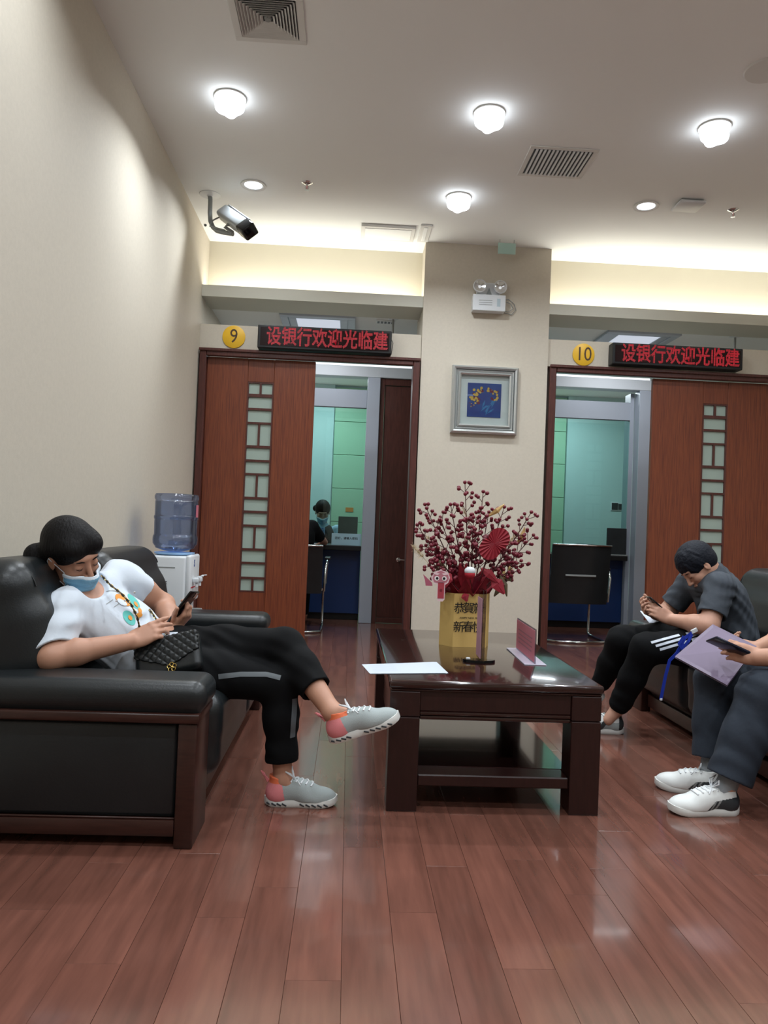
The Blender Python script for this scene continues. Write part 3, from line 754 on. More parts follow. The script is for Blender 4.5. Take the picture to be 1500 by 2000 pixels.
# ---- twin-head emergency light
t = thing('emergency_light', (1.085, 6.12, 2.82), 'white twin-head emergency light with a loose cable on the pillar', 'light')
MB().box((.948, 6.115, 2.822), (1.222, 6.199, 2.958), .006, seg=2).build('battery_box', M['plastic'], t)
MB().box((.985, 6.17, 2.9585), (1.185, 6.199, 3.075), .006).build('head_bracket', M['plastic'], t)
for s_ in (-1, 1):
    x = 1.089+s_*.086; hd = thing('lamp_head', (x, 6.12, 2.98), parent=t)
    axh = [[1, 0, 0], [0, 0, 1], [0, -1, 0]]
    MB().lathe([(.02, 0), (.045, .015), (.056, .04), (.056, .05), (.052, .054), (.048, .050), (.02, .03), (.001, .028)], (x, 6.169, 3.028), 28, axh).build('lamp_shell', M['plastic'], hd, 40)
    MB().lathe([(.001, .0300), (.022, .032), (.047, .0495), (.047, .0505), (.001, .035)], (x, 6.169, 3.028), 24, axh).build('reflector', M['chrome'], hd, 40)
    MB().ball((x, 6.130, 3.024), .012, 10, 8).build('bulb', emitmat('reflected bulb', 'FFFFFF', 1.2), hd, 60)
b = MB(); b.box((1.15, 6.1135, 2.86), (1.178, 6.1149, 2.925)); b.build('label_sticker', mat('pale blue grey sticker', 'AFC0C8'), t)
b = MB()
for k in range(3): b.box((1.0, 6.1136, 2.905-k*.018), (1.11, 6.1149, 2.909-k*.018))
b.build('printed_lines', M['grey'], t)
MB().tube([(1.222, 6.19, 2.94), (1.26, 6.19, 2.95), (1.31, 6.19, 2.91), (1.325, 6.19, 2.86), (1.29, 6.19, 2.82), (1.225, 6.19, 2.835)], .0035, 6).build('cable', M['grey'], t, 60)
MB().tube([(1.222, 6.185, 2.93), (1.28, 6.185, 2.91), (1.30, 6.185, 2.87), (1.26, 6.185, 2.84), (1.223, 6.185, 2.85)], .003, 6).build('cable', M['grey'], t, 60)
MB().prism([(-.025, -.03), (.025, -.03), (0, .03)], (1.089, 6.169, 3.0), XZ, .003).build('arrow_mark', M['grey'], t)
# tiny hardware
tag(MB().ball((-1.27, 6.1, 3.395), .012, 8, 6).build('ceiling_hook', M['darkgrey']), 'tiny dark ceiling hook in the corner beside the camera arm', 'hook')
# outlets on booth ten back wall
for k, (a, b_) in enumerate((((1195, 982), (1206, 996)), ((1208, 984), (1217, 996)))):
    A_, B_ = AT(*a, 9.97), AT(*b_, 9.97)
    t = thing('wall_outlet', (A_[0], 9.97, B_[2]), ['left one of two wall outlets behind the glass of booth ten', 'right one of two wall outlets behind the glass of booth ten'][k], 'outlet', 'outlets in booth ten')
    MB().box((A_[0]-.012, 9.968, B_[2]-.012), (B_[0]+.012, 9.9795, A_[2]+.012), .003).build('cover_plate', M['plastic'], t)
    MB().box((A_[0], 9.964, B_[2]), (B_[0], 9.9679, A_[2])).build('socket', M['darkgrey'], t)
tp, tq = AT(675, 991, 9.99), AT(690, 1000, 9.99)
tag(MB().box((tp[0], 9.998, tq[2]), (tq[0], 10.0045, tp[2]), .001).build('orange_sticker', mat('orange sticker', 'C8823C')), 'small orange sticker on the green wall behind the clerk', 'sticker')

# ---- things on the booth counters
a, b_ = AT(648, 1041, 7.80), AT(703, 1066, 7.80)
t = thing('counter_notice', (a[0], 7.79, .786), 'pale blue notice strip standing on the counter in front of the clerk', 'sign')
MB().box((a[0], 7.795, .786), (.128, 7.803, a[2]), .001).build('notice_sheet', mat('pale blue sheet', 'A8CCD8'), t)
text('notice_text', '您好，请输入密码', .030, ((a[0]+.128)/2, 7.7948, (a[2]+.786)/2+.01), XZ, M['ink'], t, .0004, .0004)
a, b_ = AT(661, 1008, 7.82), AT(698, 1041, 7.82)
t = thing('grey_screen', ((a[0]+b_[0])/2, 7.9, .786), 'back of a dark grey monitor on the counter right of the clerk', 'monitor')
MB().box((a[0], 7.87, .90), (b_[0], 7.90, a[2]), .004).build('screen_back', mat('warm dark grey', '565B58', .5, var=(8, .3)), t)
MB().box(((a[0]+b_[0])/2-.02, 7.905, .786), ((a[0]+b_[0])/2+.02, 7.93, 1.0), .003).build('stand', M['darkgrey'], t)
MB().box(((a[0]+b_[0])/2-.07, 7.86, .786), ((a[0]+b_[0])/2+.07, 7.98, .794), .003).build('foot', M['darkgrey'], t)
a, b_ = AT(1184, 1031, 7.80), AT(1220, 1082, 7.80)
t = thing('dark_monitor', ((a[0]+b_[0])/2, 7.76, .786), 'dark upright monitor on the counter at the right end of booth ten', 'monitor')
MB().box((a[0], 7.76, .80), (b_[0], 7.785, a[2]), .004).build('screen_back', mat('deep grey', '2A3033', .4, var=(8, .4)), t)
MB().box((a[0]-.01, 7.73, .786), (b_[0]+.01, 7.81, .799), .003).build('base_plate', M['grey'], t)

# ---- cantilever office chairs
def chair(c, ang, label, S=1.0, hb=.90):
    t = thing('office_chair', c, label, 'chair', 'black booth chairs')
    ca, sa = math.cos(ang), math.sin(ang)
    def T(p): return (c[0]+(p[0]*ca-p[1]*sa), c[1]+(p[0]*sa+p[1]*ca), c[2]+p[2])   # local: faces +Y
    def ob(nm, lo, hi, bev, mt, tilt=0, pv=None):
        b = MB().box(lo, hi, bev, seg=3); V = []
        for v in b.v:
            x, y, z = v
            if tilt: dy, dz = y-pv[0], z-pv[1]; y = pv[0]+dy*math.cos(tilt)-dz*math.sin(tilt); z = pv[1]+dy*math.sin(tilt)+dz*math.cos(tilt)
            V.append(T((x, y, z)))
        b.v = V; return b.build(nm, mt, t, 40)
    ob('seat', (-.25, -.22, .40), (.25, .26, .475), .03, M['leather'])
    # curved backrest, bowed across its width
    V = []; n = 13
    for k in range(n):
        x = -.27+.54*k/(n-1); bow = -.05*(1-(x/.27)**2)
        for (z, y) in ((.36, -.20), (.55, -.235), (.75, -.26), (hb, -.29)):
            zz = z+(.012*(1-(x/.27)**2) if z > .8 else 0)
            V.append(T((x, y+bow, zz))); V.append(T((x, y+bow-.03, zz)))
    F = []
    for k in range(n-1):
        for q in range(3):
            a = k*8+q*2; F.append([a, a+2, a+10, a+8]); F.append([a+1, a+9, a+11, a+3])
        F.append([k*8, k*8+8, k*8+9, k*8+1]); F.append([k*8+6, k*8+7, k*8+15, k*8+14])
    F.append([0, 1, 3, 2]); F.append([2, 3, 5, 4]); F.append([4, 5, 7, 6]); e = (n-1)*8; F += [[e, e+2, e+3, e+1], [e+2, e+4, e+5, e+3], [e+4, e+6, e+7, e+5]]
    link_mesh('backrest', V, F, M['leather'], t, 50)
    MB().tube([T((-.27+.54*k/12, -.325-.05*(1-((-.27+.54*k/12)/.27)**2), hb-.0)) for k in range(13)], .008, 8).build('top_rail', M['chrome'], t, 60)
    MB().box((-.13, -.325, .605), (.13, -.317, .625)).build('rear_badge', M['chrome'], t) if False else ob('rear_badge', (-.15, -.336, .615), (.13, -.326, .632), .002, M['grey'])
    for s_ in (-1, 1):
        MB().tube([T(p) for p in ((s_*.29, -.20, .38), (s_*.30, -.22, .60), (s_*.31, -.16, .655), (s_*.31, .12, .655), (s_*.30, .20, .60), (s_*.29, .22, .42))], .012, 8).build('arm_tube', M['chrome'], t, 60)
        ob('arm_pad', (s_*.31-.028, -.13, .668), (s_*.31+.028, .12, .69), .008, M['black'])
    MB().tube([T(p) for p in ((-.27, -.20, .395), (-.27, .20, .395), (-.27, .26, .36), (-.27, .27, .05), (-.27, .24, .014), (-.27, -.22, .014), (-.2, -.27, .014), (0, -.30, .014), (.2, -.27, .014), (.27, -.22, .014), (.27, .24, .014), (.27, .27, .05), (.27, .26, .36), (.27, .20, .395), (.27, -.20, .395))], .0125, 8).build('sled_base', M['chrome'], t, 60)
    return t
chair((2.125, 7.02, 0), .0, 'empty black leather chair with chrome arms in the doorway of booth ten', hb=.90)
chair((-.50, 7.10, 0), .0, 'black chair with chrome legs half hidden behind the left sliding door', hb=.80)
t = thing('teller_chair', (2.12, 8.9, 0), 'dark chair back beyond the glass of booth ten, behind the empty visitor chair', 'chair')
MB().box((1.92, 8.85, .50), (2.36, 8.92, 1.02), .05, seg=4).build('backrest', M['darkgrey'], t, 40)
MB().box((1.92, 8.93, .45), (2.36, 9.3, .53), .03, seg=3).build('seat', M['darkgrey'], t, 40)
MB().tube([(2.14, 9.1, .45), (2.14, 9.1, .08)], .03, 12).build('column', M['chrome'], t)
b = MB()
for k in range(5): b.tube([(2.14, 9.1, .09), (2.14+.28*math.cos(k*1.2566), 9.1+.28*math.sin(k*1.2566), .04)], .018, 8)
b.build('star_base', M['black'], t)
# stack of papers on counter
tag(MB().obox((-.42, 7.77, .792), frame([1, .2, 0], [0, 1, 0]), (.09, .03, .005), 0).build('counter_papers', M['paper']), 'white papers on the counter beside the visitor in black', 'papers')
# ================================================================ WATER DISPENSER
dx, dy = -1.055, 4.60
t = thing('water_dispenser', (dx, dy, 0), 'white floor-standing water dispenser in the corner behind the left sofa', 'dispenser')
MB().box((dx-.135, dy-.145, .02), (dx+.10, dy+.145, .775), .014, seg=3).build('body', M['plastic'], t, 40)
MB().box((dx+.095, dy-.135, .50), (dx+.128, dy+.135, .782), .014, seg=3).build('tap_panel', M['plastic'], t, 40)
MB().box((dx+.095, dy-.135, .03), (dx+.118, dy+.135, .42), .010, seg=2).build('lower_door', M['plastic'], t, 40)
MB().box((dx+.101, dy-.12, .425), (dx+.16, dy+.12, .445), .006).build('drip_tray', M['grey'], t)
MB().box((dx-.06, dy-.06, 0), (dx+.08, dy+.12, .0195)).build('foot', M['black'], t)
for k in range(9): MB().box((dx-.055, dy-.1475, .52+k*.0125-.0), (dx-.005, dy-.1445, .5260+k*.0125)).build('louvre_slot', M['darkgrey'], t)
for k in range(9): MB().box((dx-.118, dy-.1475, .52+k*.0125), (dx-.085, dy-.1445, .5245+k*.0125)).build('louvre_slot', M['darkgrey'], t)
MB().box((dx-.10, dy-.1475, .705), (dx+.04, dy-.1445, .711)).build('groove', M['grey'], t)
for k, y in enumerate((-.05, .05)):
    tp = thing('tap', (dx+.14, dy+y, .60), parent=t)
    MB().box((dx+.1285, dy+y-.018, .615), (dx+.165, dy+y+.018, .645), .006, seg=2).build('tap_body', M['plastic'], tp, 40)
    MB().tube([(dx+.15, dy+y, .614), (dx+.15, dy+y, .59)], .008).build('spout', M['plastic'], tp, 40)
    MB().obox((dx+.175, dy+y, .655), frame([1, 0, .12], [0, 1, 0]), (.016, .008, .003), .002).build('lever', M['plastic'], tp)
b = MB(); b.box((dx+.129, dy-.10, .585), (dx+.1300, dy+.02, .592)); b.build('red_mark', M['redf'], t)
text('side_mark', 'S', .06, (dx+.1292, dy-.03, .73), [[0, 1, 0], [0, 0, 1], [1, 0, 0]], mat('blue print', '3A5A9A'), t, .0006, .001)
# bottle
t = thing('water_bottle', (dx, dy, .78), 'inverted blue translucent water bottle sitting on the white dispenser', 'bottle')
prof = [(.030, .0), (.030, .012), (.075, .022), (.115, .035), (.118, .045), (.122, .050), (.131, .062), (.133, .085), (.131, .108), (.127, .113), (.126, .118), (.127, .20), (.126, .206), (.130, .212), (.131, .226), (.126, .232), (.126, .238), (.127, .315), (.124, .322), (.130, .332), (.131, .348), (.124, .362), (.05, .366), (.001, .366)]
ob_ = MB().lathe(prof, (dx, dy, .783), 48).build('bottle_shell', M['bottle'], t, 40)
prof2 = [(max(r-.006, .001), z) for r, z in prof[2:-6]]
MB().lathe(prof2+[(.001, prof2[-1][1])], (dx, dy, .783), 40).build('water', glassmat('water tint', 'EAF1FA', .02), t, 40)
MB().lathe([(.001, 0), (.10, 0), (.118, .008), (.12, .016), (.085, .018), (.001, .018)], (dx, dy, .776), 40).build('collar', mat('sky blue collar', '9CC3EA', .4), t, 40)
poly = []
b = MB(); V = []
for z in (.225, .30):
    for k in range(9):
        a = -.30+k*.035; V.append((dx+.1325*math.cos(a), dy+.1325*math.sin(a), .783+z))
b.add(V, [[k, k+1, k+10, k+9] for k in range(8)]); b.build('label', mat('pink red label', 'C06A78', .4), t)

# ================================================================ SOFAS
def profile_extrude(prof, y0, y1, ends=None, n=1):   # prof: (x,z)
    k = len(prof); V = []
    ys = [y0, y1]
    V = [(x, y, z) for y in ys for x, z in prof]
    F = [list(range(k))[::-1], list(range(k, 2*k))]+[[i, (i+1) % k, k+(i+1) % k, k+i] for i in range(k)]
    b = MB(); b.add(V, F); return b
def sofa(X0, s, Y0, Y1, label, nseat):
    """X0: wall side x, s: +1 faces +X, -1 faces -X"""
    X = lambda d: X0+s*d                   # d measured from the back
    D = .87
    t = thing('leather_sofa', (X(D/2), (Y0+Y1)/2, 0), label, 'sofa', 'black leather waiting sofas')
    def B(nm, d0, d1, y0, y1, z0, z1, bev, mt, seg=3, par=None):
        return MB().box((min(X(d0), X(d1)), y0, z0), (max(X(d0), X(d1)), y1, z1), bev, seg=seg).build(nm, mt, par or t, 45)
    aw = .20
    for q, (y0, y1) in enumerate(((Y0, Y0+aw), (Y1-aw, Y1))):
        a = thing('armrest', (X(D/2), (y0+y1)/2, 0), parent=t)
        out = y0 if q == 0 else y1; sg = -1 if q == 0 else 1
        # padded roll on top
        h = .006 if q == 0 else .008
        F_ = Field((min(X(0), X(D+.08)), y0-.06, .36), (max(X(0), X(D+.08)), y1+.06, .58), h)
        F_.rbox((X(.435), (y0+y1)/2, .452), None, (.440, aw/2+.012, .050), .046)
        F_.rbox((X(.43), (y0+y1)/2, .43), None, (.425, aw/2-.006, .03), .012, k=.015)
        F_.build('arm_pad', M['leather'], a)
        if q == 0:
            b = MB()
            for dd in (.235, .243): b.tube([(X(dd), out-.004, .409), (X(dd), out-.0135, .43), (X(dd+.004), out-.012, .465), (X(dd+.010), out+.015, .497)], .0022, 6)
            b.build('arm_seam', M['black'], a)
        B('arm_rail', .0, D-.01, y0-.012, y1+.012, .378, .408, .006, M['sofawood'], 2, a)
        B('front_post', D-.075, D-.018, y0-.004, y1+.004, .0, .377, .006, M['sofawood'], 2, a)
        B('rear_post', .0, .06, y0, y1, .0, .377, .006, M['sofawood'], 2, a)
        B('bottom_rail', .061, D-.0755, y0, y1, .035, .085, .005, M['sofawood'], 2, a)
        B('side_panel', .061, D-.0755, y0+.012, y1-.004, .0855, .377, .018, M['leather'], 3, a)
        B('panel_bead', .061, D-.0755, y0+.003 if q == 0 else y1-.010, y0+.010 if q == 0 else y1-.003, .0858, .092, .002, M['sofawood'], 1, a)
    ya, yb = Y0+aw+.006, Y1-aw-.006
    B('front_rail', D-.10, D-.055, ya, yb, .03, .10, .006, M['sofawood'])
    B('base', .05, D-.12, ya, yb, .05, .25, .01, M['leather'])
    wdt = (yb-ya)/nseat
    for k in range(nseat):
        y0, y1 = ya+k*wdt+.003, ya+(k+1)*wdt-.003
        F_ = Field((min(X(.15), X(.97)), y0-.03, .06), (max(X(.15), X(.97)), y1+.03, .48), .009)
        F_.rbox((X(.54), (y0+y1)/2, .33), None, (.34, (y1-y0)/2, .078), .05)
        F_.rbox((X(.80), (y0+y1)/2, .27), None, (.085, (y1-y0)/2-.002, .135), .06, k=.03)
        F_.rbox((X(.755), (y0+y1)/2, .19), None, (.06, (y1-y0)/2-.004, .10), .04, k=.03)
        F_.build('seat_cushion', M['leather'], t)
    for k in range(nseat):
        y0, y1 = ya-(.10 if k == 0 else -.002)+k*wdt, ya+(k+1)*wdt+(.10 if k == nseat-1 else -.002)
        F_ = Field((min(X(-.01), X(.5)), y0-.03, .38), (max(X(-.01), X(.5)), y1+.03, .92), .009)
        cy = (y0+y1)/2; hy = (y1-y0)/2
        F_.rbox((X(.155), cy, .62), frame([s*1, 0, .0], [0, 1, 0]), (.125, hy, .225), .10)
        F_.rbox((X(.225), cy, .575), frame([1, 0, s*.22], [0, 1, 0]), (.125, hy-.02, .155), .10, k=.05)
        F_.build('back_cushion', M['leather'], t)
        for yy in (y0+.075, y1-.075):
            b = MB(); pp = []
            for a in np.linspace(.25, 2.2, 14): pp.append((X(.165+.118*math.cos(a)), yy, .735+.103*math.sin(a)))
            b.tube(pp, .0028, 6); b.build('cushion_seam', M['black'], t, 60)
    if nseat:
        B('rear_board', .0, .045, ya, yb, .08, .60, .01, M['leather'])
    return t
sofa(XL+.012, 1, 2.30, 4.20, 'long black leather sofa along the left wall, seating the woman in white', 2)
sofa(2.56, -1, 2.20, 4.42, 'black leather sofa on the right, seating the man in the grey shirt', 3)

# ================================================================ COFFEE TABLE
tx0, tx1, ty0, ty1 = .162, .932, 2.625, 3.95
t = thing('coffee_table', ((tx0+tx1)/2, (ty0+ty1)/2, 0), 'dark lacquered coffee table with a lower shelf between the two sofas', 'table')
b = MB().box((tx0, ty0, .432), (tx1, ty1, .461), .010, seg=3); b.build('table_top', M['tablewood'], t, 40)
MB().box((tx0+.008, ty0+.008, .4225), (tx1-.008, ty1-.008, .4315), .003).build('top_moulding', M['tablewood'], t)
lw = .108
for x in (tx0+.006, tx1-.006-lw):
    for y in (ty0+.010, ty1-.010-lw):
        l = thing('leg', (x+lw/2, y+lw/2, 0), parent=t)
        MB().box((x, y, 0), (x+lw, y+lw, .3315), .004, seg=2).build('leg_shaft', M['tableleg'], l)
        MB().box((x, y, .3335), (x+lw, y+lw, .422), .004, seg=2).build('leg_block', M['tableleg'], l)
lx0, lx1, ly0, ly1 = tx0+.006+lw, tx1-.006-lw, ty0+.010+lw, ty1-.010-lw
for nm, lo, hi in (('front_apron', (lx0, ty0+.020, .352), (lx1, ty0+.045, .422)), ('rear_apron', (lx0, ty1-.045, .352), (lx1, ty1-.02, .422)), ('side_apron', (tx0+.016, ly0, .352), (tx0+.041, ly1, .422)), ('side_apron', (tx1-.041, ly0, .352), (tx1-.016, ly1, .422))):
    MB().box(lo, hi, .002).build(nm, M['tableleg'], t)
MB().box((lx0, ty0+.015, .338), (lx1, ty0+.046, .3515), .005, seg=2).build('apron_bead', M['tablewood'], t, 40)
MB().box((lx0, ty0+.018, .322), (lx1, ty0+.045, .337), .005, seg=2).build('apron_bead', M['tablewood'], t, 40)
MB().box((lx0-.03, ty0+.118, .093), (lx1+.03, ty1-.118, .128), .004).build('shelf', M['tablewood'], t)
MB().box((lx0-.0, ty0+.020, .088), (lx1+.0, ty0+.117, .128), .004).build('shelf_edge', M['tableleg'], t)
for y in (ty0+.55, ty0+.9): MB().box((lx0+.06, y, .30), (lx1-.06, y+.02, .42), .003).build('cross_bar', M['tableleg'], t)
MB().box((tx0+.045, ly0, .129), (tx0+.06, ly1, .351), .003).build('side_board', M['tableleg'], t)

# papers on table
zt = .4612
t = thing('paper_stack', (.23, 2.87, zt), 'white printed papers overhanging the near left corner of the table', 'papers')
def sheet(pts, z, th=.0006):
    b = MB(); V = [(p[0], p[1], z) for p in pts]+[(p[0], p[1], z+th) for p in pts]; n = len(pts)
    b.add(V, [list(range(n))[::-1], list(range(n, 2*n))]+[[i, (i+1) % n, n+(i+1) % n, n+i] for i in range(n)]); return b
q = [ATZ(708, 1299, zt), ATZ(850, 1294, zt), ATZ(873, 1316, zt), ATZ(724, 1317, zt)]
sheet(q, zt).build('sheet', M['paper'], t)
q2 = [p+np.array((.006, .004, 0)) for p in q]; sheet(q2, zt+.0012).build('sheet', M['paper'], t)
q3 = [p+np.array((-.003, -.002, 0)) for p in q]; sheet(q3, zt+.0024).build('sheet', M['paper'], t)
b = MB()
A, B2, C2, D2 = q3
for k in range(7):
    u = .12+.1*k
    p0 = A*(1-u)+D2*u; p1 = B2*(1-u)+C2*u
    for (a_, c_) in ((.08, .3), (.34, .42)) if k % 2 else ((.1, .4),):
        s0 = p0*(1-a_)+p1*a_; s1 = p0*(1-c_)+p1*c_; e_ = (D2-A)*.012
        s2, s3 = s1+e_, s0+e_
        for z_ in (0,): b.add([(*s0[:2], zt+.0031), (*s1[:2], zt+.0031), (*s2[:2], zt+.0031), (*s3[:2], zt+.0031)], [[0, 1, 2, 3]])
b.build('printed_lines', mat('pale print', 'A8AEB8'), t)
# hexagonal gift box
bx, by_, hz = .582, 3.475, .245
t = thing('gift_box_vase', (bx, by_, zt), 'gold hexagonal paper flower box with black brush greetings on the coffee table', 'vase')
pf = AT(886, 1200, 3.40)[0], AT(952, 1200, 3.40)[0]
hexp = [(pf[0], 3.40), (pf[1], 3.415), (pf[1]+.022, 3.475), (pf[1]-.01, 3.545), (pf[0]-.01, 3.535), (pf[0]-.055, 3.465)]
n = 6; V = [(x, y, zt) for x, y in hexp]+[(x, y, zt+hz) for x, y in hexp]
cxh = sum(p[0] for p in hexp)/6; cyh = sum(p[1] for p in hexp)/6
V += [(cxh+(x-cxh)*.95, cyh+(y-cyh)*.95, zt+hz) for x, y in hexp]+[(cxh+(x-cxh)*.95, cyh+(y-cyh)*.95, zt+hz-.06) for x, y in hexp]
F = [list(range(6))[::-1]]+[[i, (i+1) % 6, 6+(i+1) % 6, 6+i] for i in range(6)]+[[6+i, 6+(i+1) % 6, 12+(i+1) % 6, 12+i] for i in range(6)]+[[12+i, 12+(i+1) % 6, 18+(i+1) % 6, 18+i] for i in range(6)]+[list(range(18, 24))]
link_mesh('box_body', V, F, M['kraft'], t)
fd = nrm(np.array((pf[1]-pf[0], .015, 0))); fax = [fd, [0, 0, 1], np.cross(fd, [0, 0, 1])]
fc = np.array(((pf[0]+pf[1])/2, 3.4065, 0))
for s_, x, z in (('恭', -.052, .175), ('賀', -.008, .177), ('新', .038, .176), ('新', -.052, .090), ('春', -.008, .092), ('快', .038, .090)):
    text('brush_character', s_, .054, fc+fd*x+np.array((0, -.0012, zt+z)), fax, M['ink'], t, .0004, .0001)
text('small_greeting', 'HAPPY NEW YEAR', .012, fc+np.array((0, -.0012, zt+.134)), fax, M['ink'], t, .0003)

# ================================================================ BERRY ARRANGEMENT
t = thing('berry_arrangement', (bx, by_, zt+.2), 'tall bunch of burgundy berry sprays standing in the gold box', 'flowers')
base = np.array((.58, 3.47, zt+.20))
tips = [((908, 942), .02), ((944, 960), -.03), ((830, 985), .05), ((815, 1025), -.04), ((880, 985), -.06), ((985, 990), .04), ((1038, 1000), -.02), ((1042, 1045), .05), ((1018, 1095), -.06),
        ((832, 1065), .0), ((955, 1000), .09), ((860, 1010), .09), ((925, 1010), -.09), ((1000, 1060), .10), ((845, 1100), -.08)]
bproto = None; nb = 0; extra = MB()
def berry(p, par, r):
    global bproto, nb, extra
    if nb < 292:
        if bproto is None: bproto = MB().ball(p, .0095, 8, 5).build('berry', M['berry'], par, 180); 
        else: o = inst(bproto, (p[0], p[1], p[2]-.0095), par); 
        nb += 1
    else: extra.ball(p, r, 6, 4)
for k, ((px, py), dyy) in enumerate(tips):
    tip = AT(px, py, 3.47+dyy)
    sp = thing('berry_spray', tuple(base), parent=t)
    st = MB(); mid = base*.45+tip*.55+np.array(((tip[0]-base[0])*.10, 0, .02))
    P_l = [base*(1-u)**2+2*mid*u*(1-u)+tip*u*u for u in np.linspace(0, 1, 10)]
    st.tube(P_l, [.0035*(1-.55*u) for u in np.linspace(0, 1, 10)], 6)
    ax_ = nrm(tip-base); side = nrm(np.cross(ax_, [0, 1, 0])); bk = np.cross(ax_, side)
    berry(tip, sp, .009)
    nbr = 15
    for q in range(nbr):
        u = .30+.66*q/nbr+rng.uniform(-.02, .02); p0 = base*(1-u)**2+2*mid*u*(1-u)+tip*u*u
        a = q*2.4+rng.uniform(-.3, .3); d = side*math.cos(a)+bk*math.sin(a)*.7+ax_*1.0
        ln = rng.uniform(.045, .085)*(1.05-.45*u); e_ = p0+nrm(d)*ln
        st.tube([p0, e_], .0016, 5, False)
        berry(e_, sp, .009)
        for w_ in range(3 if q < 8 else 1):
            v_ = rng.uniform(.45, .9); p1 = p0*(1-v_)+e_*v_; d2 = nrm(d+rng.standard_normal(3)*.9)*.018
            st.tube([p1, p1+d2], .0012, 4, False); berry(p1+d2, sp, .009)
    st.build('twigs', M['stem'], sp)
if extra.v: tag(extra.build('small_berries', M['berry'], t, 180), kind='stuff')
# dark red crumpled paper collar
V = []; F = []; nn = 18
for j, (r, z) in enumerate(((.05, .0), (.085, .03), (.115, .05))):
    for k in range(nn):
        a = 2*math.pi*k/nn; rr = r*(1+(.22 if k % 2 else -.12)*(j/2)); zz = z+(.05 if k % 2 else -.03)*(j/2)+.01*math.sin(5*a)
        V.append((cxh+rr*math.cos(a)*1.05, cyh+rr*math.sin(a)*.8, zt+hz-.02+zz))
for j in range(2):
    for k in range(nn): F.append([j*nn+k, j*nn+(k+1) % nn, (j+1)*nn+(k+1) % nn, (j+1)*nn+k])
for j in range(2):
    for k in range(nn): pass
V2 = [(x, y, z-.002) for x, y, z in V]; n0 = len(V); F += [[i+n0 for i in f[::-1]] for f in list(F)]
link_mesh('red_wrapping', V+V2, F, M['red'], t)
def leafp(name, pts, wd, mt, par, nrm_=(0, -1, 0), th=.0012):
    P = [np.array(p, float) for p in pts]; V = []; k = len(P)
    for i in range(k):
        tt = nrm(P[min(i+1, k-1)]-P[max(i-1, 0)]); sd = nrm(np.cross(tt, nrm_)); u = i/(k-1); w_ = wd*math.sin(math.pi*min(.97, u*.9+.06))**.8
        for o_ in (-1, 0, 1): V.append(P[i]+sd*w_*o_+np.array(nrm_)*(.003 if o_ == 0 else 0))
    F = [[i*3+j, i*3+j+1, i*3+j+4, i*3+j+3] for i in range(k-1) for j in (0, 1)]
    n0 = len(V); V += [v-np.array(nrm_)*th for v in V]; F += [[a+n0 for a in f[::-1]] for f in list(F)]
    return link_mesh(name, V, F, mt, par)
for a, b_, wd, mt in (((905, 1160), (912, 1175), .02, 'red'), ((960, 1130), (985, 1160), .03, 'red'), ((880, 1120), (868, 1150), .02, 'red'), ((940, 1110), (975, 1140), .02, 'red')):
    A = AT(*a, 3.39); B_ = AT(*b_, 3.37); leafp('red_leaf', [A, A*.6+B_*.4+np.array((0, -.01, .005)), B_], wd, M[mt], t)
for k in range(26):
    a = rng.uniform(0, 2*math.pi); r0 = .02; r1 = rng.uniform(.07, .12); z1 = rng.uniform(.05, .14)
    A = np.array((cxh+r0*math.cos(a), cyh+r0*math.sin(a), zt+hz-.02)); B_ = np.array((cxh+r1*math.cos(a), cyh+.8*r1*math.sin(a), zt+hz+z1)); leafp('red_leaf', [A, A*.5+B_*.5+np.array((0, 0, .02)), B_], rng.uniform(.012, .022), M['red'] if k % 3 else M['berry'], t)
for a, b_ in (((975, 1120), (990, 1165)), ((985, 1125), (998, 1135)), ((975, 1140), (965, 1165)), ((860, 1100), (850, 1120)), ((870, 1110), (845, 1090))):
    A = AT(*a, 3.44); B_ = AT(*b_, 3.42); leafp('olive_leaf', [A, A*.5+B_*.5+np.array((.006, -.01, 0)), B_], .014, M['olive'], t)
def fluff(nm, a, b_, Y, r, par, cnt=70):
    A = AT(*a, Y); B_ = AT(*b_, Y); mb = MB(); mb.tube([A, B_], .0012, 4)
    for k in range(cnt):
        u = rng.uniform(.55, 1.0); p = A*(1-u)+B_*u; d = nrm(rng.standard_normal(3)+nrm(B_-A)*1.2)*r*rng.uniform(.6, 1)
        mb.tube([p, p+d], [.0011, .0004], 3, False)
    tag(mb.build(nm, M['cream'], par), kind='stuff')
fluff('pampas_plume', (850, 1115), (808, 1068), 3.42, .026, t, 110)
fluff('pampas_plume', (930, 1060), (902, 985), 3.52, .022, t, 90)
fluff('pampas_plume', (900, 1110), (833, 1048), 3.53, .024, t, 90)
fluff('pampas_plume', (960, 1090), (1015, 1040), 3.53, .024, t, 90)
fluff('pampas_plume', (940, 1060), (905, 1050), 3.46, .022, t, 80)
for a, b_ in (((985, 1110), (975, 1145)), ((990, 1100), (1000, 1130)), ((1010, 1060), (1025, 1030)), ((950, 1010), (985, 985))):
    A = AT(*a, 3.48); B_ = AT(*b_, 3.47); leafp('gold_leaf', [A, A*.5+B_*.5+np.array((.006, -.012, 0)), B_], .012, M['goldleaf'], t)
